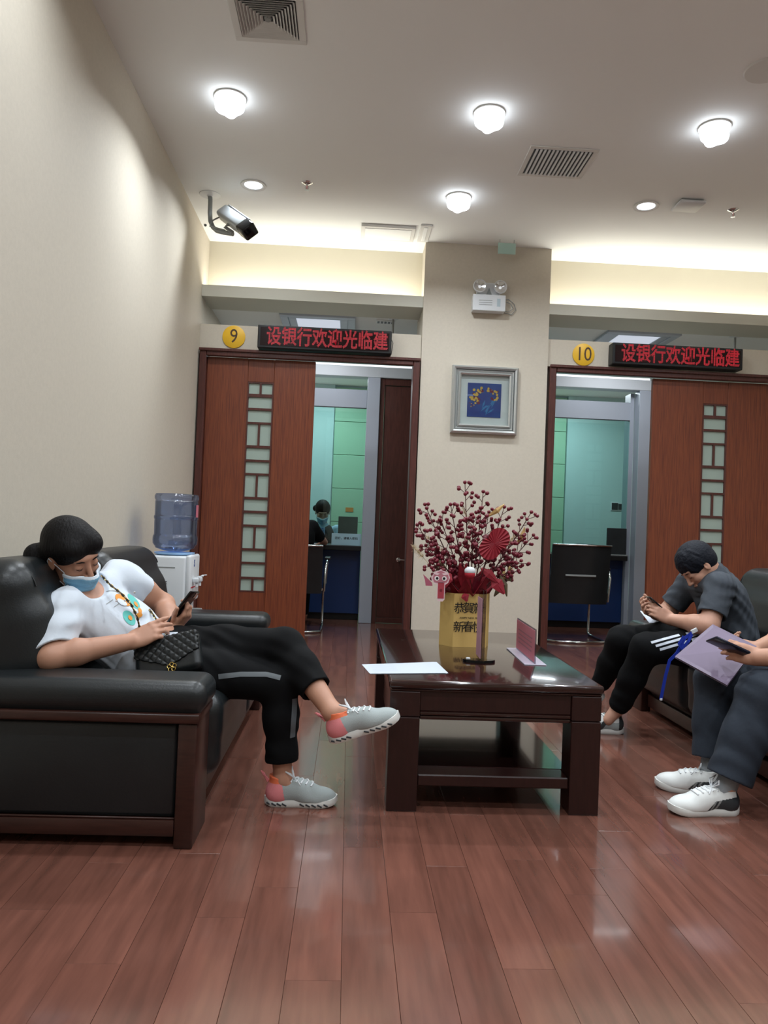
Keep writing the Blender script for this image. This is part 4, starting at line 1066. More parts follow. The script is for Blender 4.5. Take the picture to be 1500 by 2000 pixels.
# pleated fan, two joined half rosettes
fc_ = AT(966, 1062, 3.34); fan = thing('paper_fan', tuple(fc_), 'dark red pleated paper fan pick stuck in the right side of the berry bunch', 'fan')
e1_ = nrm(AT(995, 1030, 3.34)-AT(938, 1092, 3.34)); e2_ = nrm(np.cross([0, -1, 0], e1_)); V = [fc_]; NP = 44
for k in range(NP+1):
    a = 2*math.pi*k/NP; lob = abs(math.cos(a))**.7
    r = .042+.040*lob; rr = r
    z = -.004 if k % 2 else .004
    V.append(fc_+e1_*rr*math.cos(a)*1.0+e2_*rr*math.sin(a)*.85+np.array((0, z, 0)))
F = [[0, k+1, k+2] for k in range(NP)]; n0 = len(V); V2 = [v+np.array((0, .0012, 0)) for v in V]
link_mesh('pleated_paper', V+V2, F+[[a+n0 for a in f[::-1]] for f in F], M['red'], fan)
MB().tube([fc_+np.array((0, .004, 0)), AT(950, 1098, 3.36), AT(935, 1135, 3.40)], .002, 6).build('stick', M['stem'], fan)
# lion head card pick
lc = AT(860, 1142, 3.33)
lion = thing('lion_dance_card', tuple(lc), 'pink and white lion-dance head card with a red scroll at the left of the box', 'decoration')
S_ = .00235
def L2(pts): return [((x)*S_, -(y)*S_) for x, y in pts]
MB().prism(L2([(-14, -20), (-9, -26), (-3, -27), (0, -30), (3, -27), (9, -26), (15, -22), (18, -14), (15, -4), (9, 0), (9, 28), (5, 32), (-4, 31), (-6, 25), (-6, 0), (-12, -2), (-17, -8), (-18, -14)]), lc, XZ, .001).build('card_outline', mat('pale pink card', 'DDBEC2', .6), lion)
MB().prism(L2([(-13, -19), (-6, -24), (0, -27), (7, -24), (14, -19), (16, -12), (12, -5), (4, -3), (-5, -3), (-12, -5), (-15, -12)]), lc+np.array((0, -.0012, 0)), XZ, .0006).build('lion_face', mat('lion pink', 'B4707C', .6), lion)
for s_ in (-1, 1):
    c_ = lc+np.array((s_*7.2*S_, -.0020, 12*S_))
    MB().lathe([(.001, 0), (4.6*S_, 0), (4.6*S_, .0006), (.001, .0006)], c_, 20, [[1, 0, 0], [0, 0, 1], [0, -1, 0]]).build('eye_white', mat('eye white', 'E8E0DE'), lion)
    MB().lathe([(.001, 0), (2.5*S_, 0), (2.5*S_, .0006), (.001, .0006)], c_+np.array((s_*-.6*S_, -.0008, 0)), 16, [[1, 0, 0], [0, 0, 1], [0, -1, 0]]).build('pupil', M['ink'], lion)
    MB().prism(L2([(s_*2, -21), (s_*12, -24), (s_*14, -20), (s_*6, -18)]), lc+np.array((0, -.002, 0)), XZ, .0006).build('brow', mat('pale pink card', 'DDBEC2'), lion)
MB().prism(L2([(-4.5, -4), (7.5, -4), (7.5, 26), (-4.5, 26)]), lc+np.array((0, -.0012, 0)), XZ, .0006).build('red_scroll', mat('scroll red', 'A63A46', .6), lion)
text('scroll_character', '春', .014, lc+np.array((1.5*S_, -.0021, -.026)), XZ, mat('dark scroll ink', '7A2A34'), lion, .0003)
MB().prism(L2([(-15, -4), (-33, -20), (-29, -9), (-27, 2), (-14, 2)]), lc+np.array((-.002, .0016, -.002)), XZ, .0008).build('side_flag', mat('dusty rose card', 'A8566A', .6), lion)
MB().tube([lc+np.array((.008, .003, -.01)), AT(880, 1155, 3.42)], .0018, 6).build('stick', M['stem'], lion)
# little round red and white head ornament
oc = AT(918, 1118, 3.34); o_ = thing('felt_ornament', tuple(oc), 'small round ornament with white top and red bottom in the berries', 'decoration')
MB().ball(oc+np.array((0, 0, .006)), (.026, .022, .020), 16, 10).build('white_top', M['plastic'], o_, 60)
MB().ball(oc+np.array((0, 0, -.008)), (.0245, .0215, .021), 16, 10).build('red_bottom', M['redf'], o_, 60)
MB().tube([oc+np.array((0, .015, -.02)), AT(925, 1160, 3.45)], .0018, 6).build('stick', M['stem'], o_)

# ================================================================ acrylic signs
sc_ = ATZ(935, 1293, zt); 
t = thing('acrylic_sign', (sc_[0], sc_[1], zt), 'upright acrylic sign seen edge-on, on a black round-edged base in front of the gold box', 'sign')
bw = ATZ(968, 1292, zt)[0]-ATZ(901, 1285, zt)[0]
pl = [(.5*bw*math.cos(a), .035*math.sin(a) if math.sin(a) < 0 else .02*math.sin(a)) for a in np.linspace(0, 2*math.pi, 33)[:-1]]
MB().prism(pl, (sc_[0], sc_[1], zt+.0005), np.eye(3), .011).build('sign_base', M['blackgloss'], t)
dq = nrm(np.array((-.03, -1, 0))); aq = [dq, [0, 0, 1], np.cross(dq, [0, 0, 1])]
zh = .285
for o in (-.0045, .0045):
    c_ = np.array((sc_[0]+.006, sc_[1], zt+.012+zh/2))+np.array(aq[2])*o*1.2
    MB().obox(c_, aq, (.062, zh/2, .0018), .0006).build('acrylic_plate', M['acrylic'], t)
c_ = np.array((sc_[0]+.006, sc_[1], zt+.012+zh*.46))+np.array(aq[2])*.0095
MB().obox(c_, aq, (.058, zh*.42, .0012), 0).build('insert_sheet', translucent('mauve insert sheet', 'E0BCC6'), t)
MB().box((sc_[0]-.055, sc_[1]-.02, zt+.0118), (sc_[0]-.038, sc_[1]-.008, zt+.020), .002).build('corner_mark', M['plastic'], t)
# small T sign
p0 = ATZ(1045, 1299, zt); p1 = ATZ(1009, 1268, zt)
t = thing('tabletop_notice', (p0[0], (p0[1]+p1[1])/2, zt), 'small clear tabletop notice with a pink sheet near the right edge of the table', 'sign')
dr = nrm(np.array((p0[0]-p1[0], p0[1]-p1[1], 0))); axn = [dr, [0, 0, 1], np.cross(dr, [0, 0, 1])]; Ln = np.linalg.norm((p0-p1)[:2]); cn = (p0+p1)/2
MB().obox(cn+np.array((0, 0, .074)), axn, (Ln/2, .070, .0022), .0006).build('clear_plate', M['acrylic'], t)
MB().obox(cn+np.array((0, 0, .074))+np.array(axn[2])*.0035, axn, (Ln/2-.006, .064, .0008), 0).build('pink_sheet', translucent('notice pink', 'E8A8B0'), t)
for k in range(4): MB().obox(cn+np.array((0, 0, .10-.018*k))+np.array(axn[2])*.0048, axn, (Ln/2-.05-.01*(k % 2), .003, .0003), 0).build('printed_line', mat('faded red print', '96606E'), t)
MB().obox(cn+np.array((0, 0, .0022)), axn, (Ln/2+.01, .0018, .045), .0006).build('foot_plate', mat('pale acrylic', 'B9B4C4', .3), t)

# pink folder and pen on the sofa
q = AT(362, 1233, 2.99)
t = thing('pink_notebook', tuple(q), 'pink notebook lying between the woman and the far sofa arm', 'notebook')
A_, B_ = AT(362, 1236, 3.03), AT(416, 1233, 3.10)
MB().box((A_[0], 3.02, A_[2]-.006), (B_[0], 3.20, A_[2]+.002), .001).build('cover', M['pink'], t)
MB().box((A_[0]+.003, 3.024, A_[2]-.014), (B_[0]-.003, 3.197, A_[2]-.0062)).build('pages', M['paper'], t)
# ================================================================ PEOPLE
def hand(F, wr, dirv, pn, thumb, curl, sc=1.0, spread=.06, thumbdir=None, k=.012, thumbcurl=.35):
    """wr wrist, dirv wrist->knuckles, pn palm normal, thumb = sideways unit toward the thumb; curl per finger (index..little)"""
    d = nrm(dirv); pn = nrm(np.array(pn)-d*(np.array(pn)@d)); sd = nrm(np.cross(d, pn))
    if sd@np.array(thumb) < 0: sd = -sd
    W = np.array(wr, float); L = .082*sc
    offs = [.028, .0095, -.0095, -.027]; lens = [.070, .077, .072, .057]; rr = [.0088, .009, .0086, .0076]
    for i in range(4):
        kn = W+d*L*(1.0 if i in (0, 3) else 1.05)*(1-.06*(i == 3))+sd*offs[i]*sc
        F.cone(W+sd*offs[i]*.55*sc, kn, .0135*sc, .0105*sc, k, flat=(tuple(pn), 1.15))
    F.ell(W+d*L*.5+pn*.003, [d, sd, pn], (.048*sc, .038*sc, .0135*sc), k)
    tips = []
    for i in range(4):
        p = W+d*L*(1.0 if i in (0, 3) else 1.05)*(1-.06*(i == 3))+sd*offs[i]*sc
        c = curl[i] if hasattr(curl[i], '__len__') else (curl[i]*.8, curl[i], curl[i]*.7)
        ang = 0; sp = spread*(1.5-i)
        for j, (fr, r0, r1) in enumerate(((.45, 1.08, .97), (.30, .97, .9), (.25, .9, .78))):
            ang += c[j]; v = nrm(d*math.cos(ang)+pn*math.sin(ang)+sd*sp*math.cos(ang))
            e = p+v*lens[i]*fr*sc
            F.cone(p, e, rr[i]*r0*sc, rr[i]*r1*sc, .004 if j else .007); p = e
        tips.append(p)
    tb = W+d*.016*sc+sd*.024*sc+pn*.006
    if thumbdir is None: thumbdir = d*.65+sd*.7+pn*.35
    td = nrm(thumbdir); e = tb+td*.040*sc
    F.cone(tb, e, .0155*sc, .0115*sc, .012)
    t2 = nrm(td*math.cos(thumbcurl)+d*math.sin(thumbcurl)); e2 = e+t2*.030*sc; F.cone(e, e2, .0112*sc, .0100*sc, .005)
    t3 = nrm(td*math.cos(thumbcurl*1.6)+d*math.sin(thumbcurl*1.6)); e3 = e2+t3*.024*sc; F.cone(e2, e3, .0102*sc, .0082*sc, .004)
    return tips, (e, e2, e3)
def headframe(F, L):
    F = nrm(F); L = np.array(L, float); L = nrm(L-F*(L@F)); return np.array([F, L, np.cross(F, L)])
def head(F, c, H, s=1.0, gender='f'):
    c = np.array(c, float)
    P = lambda f, l, u: c+(H[0]*f+H[1]*l+H[2]*u)*s
    E = lambda p, r, k=.02, mode='add': F.ell(P(*p), H, np.array(r)*s, k, mode)
    E((-.012, 0, .03), (.094, .074, .088)); E((.022, 0, -.035), (.068, .060, .080), .03)
    E((.055, 0, -.088), (.028, .032, .022), .025); E((.030, 0, -.075), (.045, .050, .030), .02)
    for l in (-1, 1): E((.058, .034*l, -.028), (.026, .024, .026), .02)
    E((.076, 0, .030), (.018, .048, .014), .015)
    for l in (-1, 1): E((.103, .031*l, .007), (.014, .018, .010), .014, 'sub')
    for l in (-1, 1): E((.0775, .031*l, .003), (.0135, .016, .0125), .010)
    F.cone(P(.088, 0, .012), P(.110, 0, -.030), .0075*s, .0095*s, .012); 
    for l in (-1, 1): E((.098, .011*l, -.034), (.010, .007, .006), .006)
    E((.093, 0, -.058), (.008, .023, .0048), .004); E((.092, 0, -.068), (.008, .020, .0058), .004)
    E((.104, 0, -.0632), (.010, .022, .0011), .001, 'sub')
    for l in (-1, 1):
        E((-.004, .077*l, -.008), (.017, .008, .030), .006); E((.002, .086*l, -.006), (.009, .006, .017), .003, 'sub')
    return P
def limb(F, pts, rad, k=.02, flat=None):
    for i in range(len(pts)-1): F.cone(pts[i], pts[i+1], rad[i], rad[i+1], k, flat)
def mixp(a, b, t): return np.array(a)*(1-t)+np.array(b)*t
def bbox(ps, m): 
    ps = np.array(ps, float); return ps.min(0)-m, ps.max(0)+m
def segdist(Pt, a, b):
    a = np.array(a, float); b = np.array(b, float); ba = b-a; t = np.clip((Pt-a)@ba/(ba@ba), 0, 1); return np.linalg.norm(Pt-a-t[:, None]*ba, axis=1)

def sneaker(name, parent, heel, f, u, L, style, label=None):
    s = L/.255; f = nrm(f); u = nrm(np.array(u)-f*(np.array(u)@f)); l = np.cross(u, f); H = np.array([f, l, u]); heel = np.array(heel, float)
    P = lambda a, b, c: heel+(f*a+l*b+u*c)*s
    lo, hi = bbox([P(-.03, 0, -.02), P(.28, .06, .16), P(.28, -.06, -.02), P(-.03, .06, .14), P(-.03, -.06, .14)], .03)
    F = Field(lo, hi, .0026)
    F.ell(P(.040, 0, .045), H, np.array((.040, .034, .048))*s, .01)
    F.cone(P(.045, 0, .045), P(.13, 0, .042), .034*s, .038*s, .03)
    F.cone(P(.06, 0, .07), P(.14, 0, .055), .026*s, .028*s, .03)
    F.ell(P(.185, 0, .028), H, np.array((.068, .046, .036))*s, .03)
    F.ell(P(.105, 0, .088), headframe(f*.8+u*-.5, l), np.array((.034, .022, .012))*s, .015)
    F.cone(P(.045, 0, .06), P(.042, 0, .12), .033*s, .034*s, .01)
    # collar: higher at the heel
    n = f*.17+u; F.cut(P(.05, 0, .100), n, lo, hi)
    n2 = nrm(f*-.0+u)
    F.cone(P(.052, 0, .075), P(.050, 0, .16), .0245*s, .029*s, .004, mode='sub')
    F.cut(P(0, 0, .020), -u, lo, hi)
    sh = thing(name, tuple(heel), parent=parent)
    if label: sh['label'] = label
    if style == 'knit':
        def col(C):
            a = (C-heel)@f/s; c_ = (C-heel)@u/s; r = np.where(a < .062+.35*(.06-c_)*.6, 1, 0)
            r[(c_ > .083) & (a < .085)] = 2; return r
        F.build('upper', [M['shoegrey'], M['shoepink'], M['orange']], sh, col)
    elif style == 'white':
        def col(C):
            a = (C-heel)@f/s; b = (C-heel)@l/s; c_ = (C-heel)@u/s
            patch = (a > .012) & (a < .130-.9*(c_-.024)) & (c_ < .070-.22*np.abs(a-.03)) & (c_ > .022) & (np.abs(b) > .012)
            st = patch & ((np.abs(a+.55*c_-.115) < .0035) | (np.abs(a+.55*c_-.130) < .0035))
            r = np.where(patch, 1, 0); r[st] = 2; r[(a < .022) & (c_ > .03)] = 1; return r
        F.build('upper', [M['shoewhite'], M['darkgrey'], M['grey']], sh, col)
    else:
        def col(C):
            a = (C-heel)@f/s; c_ = (C-heel)@u/s
            return np.where((np.sin(a*55+c_*40) > .75) | (a < .03), 1, np.where(c_ > .06, 2, 0))
        F.build('upper', [M['shoegrey'], M['darkgrey'], M['shoewhite']], sh, col)
    TU = bvh([c for c in sh.children if c.name.startswith('upper')][0])
    # sole: outline loft
    def hw(t):
        xs = [0, .04, .12, .3, .45, .62, .78, .9, .97, 1.0]; ys = [.004, .020, .033, .036, .034, .042, .046, .040, .026, .004]
        return np.interp(t, xs, ys)
    ts = np.concatenate([np.linspace(0, 1, 30), np.linspace(1, 0, 30)[1:-1]]); sg = np.concatenate([np.ones(30), -np.ones(28)])
    V = []
    for (z, g) in ((0.0, .92), (.006, 1.02), (.018, 1.03), (.026, .98)):
        for t_, q in zip(ts, sg):
            rise = .014*max(0, (t_-.72)/.28)**2+.006*max(0, (.1-t_)/.1)
            V.append(P(-.006+t_*.262, q*hw(t_)*g, z+rise*(1 if z < .02 else .8)))
    n = len(ts); Fc = [[j*n+i, j*n+(i+1) % n, (j+1)*n+(i+1) % n, (j+1)*n+i] for j in range(3) for i in range(n)]+[list(range(n))[::-1], list(range(3*n, 4*n))]
    link_mesh('sole', V, Fc, M['sole'], sh, 50)
    if style == 'knit':
        for q in (-1, 1):
            b = MB()
            for t_ in (.07, .14, .21, .28, .52, .60, .68, .76, .84):
                c_ = P(-.006+t_*.262, q*(hw(t_)*1.015), .011+.010*max(0, (t_-.72)/.28)**2)
                b.obox(c_, headframe(f*.9-u*.45, l), (.009*s, .0025*s, .0028*s), .001)
            tag(b.build('sole_cutout', M['darkgrey'], sh), kind='stuff')
        b = MB(); b.tube([P(.008, 0, .085), P(-.012, 0, .105), P(-.020, 0, .118), P(-.012, 0, .110), P(.004, 0, .080)], .004, 6, flat=(1, 1)); b.build('heel_loop', M['shoepink'], sh, 60)
    lc_ = M['plastic'] if style != 'third' else M['grey']
    b = MB()
    for i in range(5):
        a = .095+i*.018; top = .088-i*.0118
        h0 = TU.ray_cast(Vector(P(a, 0, .16)), Vector(-u), .3)[0]; t0 = float((np.array(h0)-heel)@u)/s if h0 is not None else top
        pp = []
        for w_, da in ((-.026, -.008), (-.016, -.003), (-.006, 0), (.006, 0), (.016, -.003), (.026, -.008)):
            h_ = TU.ray_cast(Vector(P(a+da, w_, .16)), Vector(-u), .3)[0]; pp.append(np.array(h_)+u*.0012 if h_ is not None else P(a+da, w_, t0-.01))
        b.tube(pp, .0030, 6)
    if style in ('knit', 'white'):
        for q in (-1, 1):
            b.tube([P(.098, 0, .092), P(.088, q*.016, .112), P(.078+.01*q, q*.030, .125), P(.090, q*.034, .112), P(.098, q*.006, .094)], .0024, 6)
            b.tube([P(.098, 0, .092), P(.112, q*.022, .090), P(.122, q*.030, .078)], .0022, 6)
    b.build('laces', lc_, sh, 60)
    return P

from mathutils.bvhtree import BVHTree
def bvh(ob):
    me = ob.data; o = np.array(WLOC[ob.name]); n = len(me.vertices); V = np.empty(n*3, np.float32); me.vertices.foreach_get('co', V); V = V.reshape(-1, 3)+o
    L = np.empty(len(me.loops), np.int32); me.loops.foreach_get('vertex_index', L); return BVHTree.FromPolygons([tuple(map(float, v)) for v in V], L.reshape(-1, 4).tolist())
def drape(name, tree, grid, n, mt, par, off=.0012):      # grid rows of points projected along -n onto the surface
    n = nrm(n); V = []; ok = []
    R = len(grid); Cn = len(grid[0])
    for row in grid:
        for p in row:
            h = tree.ray_cast(Vector(np.array(p)+n*.3), Vector(-n), .6); ok.append(h[0] is not None); V.append(np.array(h[0])+np.array(h[1] if np.dot(h[1], n) > 0 else -h[1])*off if h[0] is not None else np.array(p))
    F = [[i*Cn+j, i*Cn+j+1, (i+1)*Cn+j+1, (i+1)*Cn+j] for i in range(R-1) for j in range(Cn-1)]
    F = [f for f in F if all(ok[a] for a in f) and max(np.linalg.norm(V[f[0]]-V[f[2]]), np.linalg.norm(V[f[1]]-V[f[3]])) < .045]
    return link_mesh(name, V, F, mt, par, 180)
def stripe(name, tree, pts, w_, n, mt, par, k=24):
    P_ = [np.array(p, float) for p in pts]; L = [0]
    for a, b_ in zip(P_, P_[1:]): L.append(L[-1]+np.linalg.norm(b_-a))
    rows = []; n = nrm(n)
    for u in np.linspace(0, L[-1], k):
        c = np.array([np.interp(u, L, [p[i] for p in P_]) for i in range(3)]); j = min(max(np.searchsorted(L, u), 1), len(P_)-1); t_ = nrm(P_[j]-P_[j-1]); s_ = nrm(np.cross(t_, n))
        rows.append([c+s_*w_*q for q in (-1, -.33, .33, 1)])
    return drape(name, tree, rows, n, mt, par)
def blob(name, tree, c, rx, ry, ang, n, mt, par, off=.0012):
    n = nrm(n); e1 = nrm(np.cross([0, 0, 1], n)); e2 = np.cross(n, e1); ca, sa = math.cos(ang), math.sin(ang); a1 = e1*ca+e2*sa; a2 = -e1*sa+e2*ca
    rows = [[np.array(c)+a1*rx*r*math.cos(t_)+a2*ry*r*math.sin(t_) for t_ in np.linspace(0, 2*math.pi, 21)] for r in (.02, .35, .7, 1)]
    return drape(name, tree, rows, n, mt, par, off)
def facemask(par, c, H, s, hgt=(-.107, -.022)):
    c = np.array(c, float); P = lambda f, l, u: c+(H[0]*f+H[1]*l+H[2]*u)*s
    lo, hi = bbox([P(.0, -.09, -.14), P(.16, .09, .03), P(.0, .09, -.14), P(.16, -.09, .03), P(.16, .09, -.14), P(.0, -.09, .03)], .01)
    hh = .0024
    def shape(F, g):
        F.ell(P(.028, 0, -.045), H, np.array((.074+g, .061+g, .080+g))*s, .02); F.ell(P(.060, 0, -.088), H, np.array((.030+g, .034+g, .026+g))*s, .025)
        for l in (-1, 1): F.ell(P(.058, .034*l, -.03), H, np.array((.026+g, .024+g, .026+g))*s, .02)
        F.cone(P(.085, 0, .005), P(.111, 0, -.034), (.008+g)*s, (.012+g)*s, .03)
        F.cone(P(.108, 0, -.04), P(.088, 0, -.085), (.012+g)*s, (.012+g)*s, .03)
    F = Field(lo, hi, hh); shape(F, .006); G = Field(lo, hi, hh); shape(G, .0005)
    F.d = np.maximum(F.d, -G.d)
    n1 = nrm(H[2]*1+H[0]*-.12)
    F.cut(P(.10, 0, hgt[1]), n1, lo, hi); F.cut(P(.08, 0, hgt[0]), -H[2], lo, hi); F.cut(P(.046, 0, 0), -H[0], lo, hi)
    X = [(np.arange(F.n[i])*F.h+F.lo[i]).astype(np.float32) for i in range(3)]
    uu = (X[0][:, None, None]-c[0])*H[2][0]+(X[1][None, :, None]-c[1])*H[2][1]+(X[2][None, None, :]-c[2])*H[2][2]
    F.d += (.0009*s*np.sign(np.sin(uu/s*2*math.pi/.026))).astype(np.float32)
    m_ = thing('face_mask', tuple(c), parent=par)
    def col(C):
        u_ = (C-c)@H[2]/s; f_ = (C-c)@H[0]/s
        return np.where((u_-(f_-.10)*.12 > hgt[1]-.010) | (f_ < .051), 1, 0)
    F.build('mask_cloth', [M['mask'], M['maskedge']], m_, col)
    b = MB()
    for l in (-1, 1):
        b.tube([P(.050, .062*l, -.026), P(.014, .076*l, -.004), P(-.010, .086*l, .012), P(-.022, .082*l, -.006), P(-.012, .078*l, -.030), P(.014, .068*l, -.066), P(.050, .050*l, -.092)], .0014*s, 6)
    b.build('ear_loops', M['maskedge'], m_)

def eyes(par, c, H, s, closed=True):
    c = np.array(c, float); P = lambda f, l, u: c+(H[0]*f+H[1]*l+H[2]*u)*s
    b = MB(); e = MB()
    for l in (-1, 1):
        b.tube([P(.0868, .018*l, .000), P(.0925, .026*l, -.0035), P(.0925, .034*l, -.0035), P(.0850, .0435*l, .000)], [.0006*s, .0012*s, .0013*s, .0008*s], 5)
        e.tube([P(.0925, .016*l, .024), P(.0935, .028*l, .029), P(.086, .044*l, .026)], [.0018*s, .0026*s, .0012*s], 5)
    b.build('eyelashes', M['hair'], par); e.build('eyebrows', M['hair'], par)

# ---------------------------------------------------------------- woman in white on the left sofa
W = thing('person', (-.55, 2.75, 0), 'seated person in a white printed t-shirt and blue mask looking at a phone, legs crossed', 'person')
hc = AT(141, 1084, 2.70)
H = headframe((.78, -.46, -.40), (.48, .80, .36))
neckb = np.array((-.930, 2.742, .745)); chest = np.array((-.905, 2.755, .640)); belly = np.array((-.81, 2.79, .565)); pelv = np.array((-.70, 2.80, .50))
shR = np.array((-.962, 2.605, .678)); elR = np.array((-.950, 2.475, .533)); wrR = np.array((-.728, 2.60, .572))
shL = np.array((-.875, 2.925, .765)); elL = np.array((-.735, 3.06, .650)); wrL = np.array((-.655, 2.885, .575))
hpR = np.array((-.66, 2.72, .475)); knR = np.array((-.225, 2.70, .418)); anR = np.array((-.200, 2.68, .085))
hpL = np.array((-.66, 2.88, .50)); knL = np.array((-.215, 2.765, .545)); anL = AT(650, 1392, 2.56)
Tax = headframe((.86, -.25, .45), shL-shR)
F = Field((-1.12, 2.36, .04), (.02, 3.18, 1.0), .0034)
F.ell(chest, Tax, (.096, .148, .112), .03); F.ell(belly, Tax, (.105, .135, .12), .05); F.ell(pelv, Tax, (.11, .155, .10), .05)
P = head(F, hc, H, 1.0)
F.cone(neckb-np.array((.01, 0, .03)), P(-.025, 0, -.045), .054, .047, .03)
limb(F, [shR, mixp(shR, elR, .5), elR], [.056, .047, .042], .03); limb(F, [elR, mixp(elR, wrR, .3), wrR], [.041, .042, .028], .02)
limb(F, [shL, mixp(shL, elL, .5), elL], [.056, .049, .040], .03); limb(F, [elL, mixp(elL, wrL, .35), wrL], [.040, .040, .027], .02)
limb(F, [hpR, knR], [.078, .055], .03); limb(F, [knR, mixp(knR, anR, .35), anR], [.052, .048, .030], .02)
limb(F, [hpL, knL], [.078, .055], .03); limb(F, [knL, mixp(knL, anL, .35), anL], [.052, .048, .031], .02)
ft = nrm((.218, 0, .098)); uL = nrm((-.41, 0, .91))
limb(F, [anL, anL+ft*.06-uL*.045], [.031, .026], .02); limb(F, [anR, anR+np.array((.06, 0, -.045))], [.030, .026], .02)
phc = AT(357, 1187, 2.865); pa = nrm((.56, -.06, .80)); pnm = nrm(np.cross(pa, [.12, 1, 0])); 
pnm = nrm(np.array((-.74, .24, .62))-pa*(np.array((-.74, .24, .62))@pa)); pw = np.cross(pa, pnm)
# left hand wraps the phone from behind, right hand steadies its lower end
tipsL, _ = hand(F, wrL, (.50, -.05, .55), (-.62, .25, .55), (0, -1, .2), [(.35, .5, .4), (.5, .9, .7), (.6, 1.1, .8), (.7, 1.2, .9)], .92, .05, thumbdir=(.2, -.55, .75))
tipsR, _ = hand(F, wrR, (.80, .34, .42), (-.10, .80, -.60), (-.3, 0, 1), [(.12, .15, .1), (.25, .35, .25), (.45, .6, .4), (.6, .8, .6)], .95, .04, thumbdir=(.75, .45, .45))
F.build('body', M['skin'], W)
eyes(W, hc, H, 1.0); facemask(W, hc, H, 1.0)
# hair with low ponytail
lo, hi = bbox([hc], .24); F = Field(lo, hi, .0036)
F.ell(P(-.020, 0, .042), H, (.106, .089, .096), .01); F.ell(P(-.055, 0, -.02), H, (.062, .078, .07), .03)
F.ell(P(.098, 0, -.055), H, (.066, .100, .100), .012, 'sub')
F.ell(P(.040, -.092, -.055), H, (.052, .040, .062), .010, 'sub'); F.ell(P(.040, .092, -.055), H, (.052, .040, .062), .010, 'sub')
F.ell(P(.040, -.040, .060), H, (.050, .042, .040), .025); F.ell(P(.040, .040, .062), H, (.050, .042, .040), .025)
F.ell(P(.000, -.078, -.012), H, (.020, .014, .032), .006, 'sub')
pt = [P(-.085, 0, -.02), AT(72, 1085, 2.72), AT(72, 1120, 2.70), AT(90, 1160, 2.66)]
limb(F, pt, [.035, .040, .042, .012], .02)
limb(F, [AT(62, 1080, 2.72), AT(52, 1098, 2.72)], [.016, .004], .01); limb(F, [P(-.07, -.03, -.06), AT(93, 1150, 2.60), AT(94, 1172, 2.585)], [.02, .010, .003], .015)
F.build('hair', M['hair'], W)
MB().tube([AT(78, 1078, 2.70), AT(66, 1092, 2.69), AT(80, 1100, 2.68)], .006, 8).build('hair_tie', M['black'], W, 60)
# t-shirt
F = Field((-1.13, 2.40, .38), (-.55, 3.13, .90), .0036)
F.ell(chest, Tax, (.110, .160, .122), .03); F.ell(belly, Tax, (.122, .150, .13), .06); F.ell(pelv+np.array((-.02, 0, .0)), Tax, (.115, .165, .085), .05)
F.cone(neckb-np.array((.0, 0, .04)), neckb+np.array((-.005, 0, -.005)), .070, .060, .04)
limb(F, [shR+np.array((0, .01, 0)), mixp(shR, elR, .45), mixp(shR, elR, 1.12)], [.066, .063, .058], .035)
limb(F, [shL, mixp(shL, elL, .25), mixp(shL, elL, .60)], [.064, .064, .062], .035)
F.cone(shR, shL, .052, .052, .05)
F.fold(.0062, .085, (.35, .2, 1), 2); F.fold(.0018, .034, (1, -.4, .6), 5)
d_ = nrm(elR-shR); F.cut(mixp(shR, elR, .90), d_+np.array((.55, 0, .0)), mixp(shR, elR, 1.05)-.10, mixp(shR, elR, 1.05)+.11)
d2 = nrm(elL-shL); F.cut(mixp(shL, elL, .50), d2, mixp(shL, elL, .60)-.10, mixp(shL, elL, .60)+.10)
F.cone(mixp(shR, elR, .55), mixp(shR, elR, 1.3), .0485, .052, .004, mode='sub'); F.cone(mixp(shL, elL, .35), mixp(shL, elL, .8), .052, .056, .004, mode='sub')
nk = headframe(H[0]*0+np.array((.25, -.05, 1)), (0, 1, 0)); F.ell(np.array((-.905, 2.690, .762)), headframe((.75, -.62, -.45), (.6, .75, .2)), (.085, .072, .046), .008, 'sub')
ts = F.build('t_shirt', M['shirt'], W); TB = bvh(ts); pn_ = nrm(np.array((.45, -.85, .25)))
pr = thing('chest_print', tuple(AT(258, 1180, 2.68)), parent=W)
for q, (px, py, rx, ry, an_, mt_) in enumerate(((274, 1166, .018, .036, .25, 'tealprint'), (254, 1206, .019, .030, .5, 'tealprint'), (246, 1168, .032, .020, -.6, 'orangeprint'), (281, 1188, .007, .012, 0, 'orangeprint'), (242, 1174, .020, .010, -.6, 'shirt'), (276, 1174, .006, .012, .3, 'orangeprint'), (256, 1206, .007, .010, .3, 'orangeprint'), (277, 1198, .012, .008, .2, 'orangeprint'))):
    blob('print_patch', TB, AT(px, py, 2.68), rx, ry, an_, pn_, M[mt_], pr, .0010+.0004*q)
for a_, b_ in (((205, 1182), (222, 1170)), ((212, 1152), (232, 1148)), ((232, 1148), (256, 1158)), ((222, 1186), (234, 1178))): stripe('print_line', TB, [AT(*a_, 2.68), AT(*b_, 2.68)], .0012, pn_, M['grey'], pr, 8)
b = MB()
for (x, y) in ((227, 1174), (263, 1157), (244, 1173), (250, 1176)): b.ball(AT(x, y, 2.635), .004, 6, 4)
b.build('print_studs', mat('silver studs', 'E8EEF4', .2, .6), W)
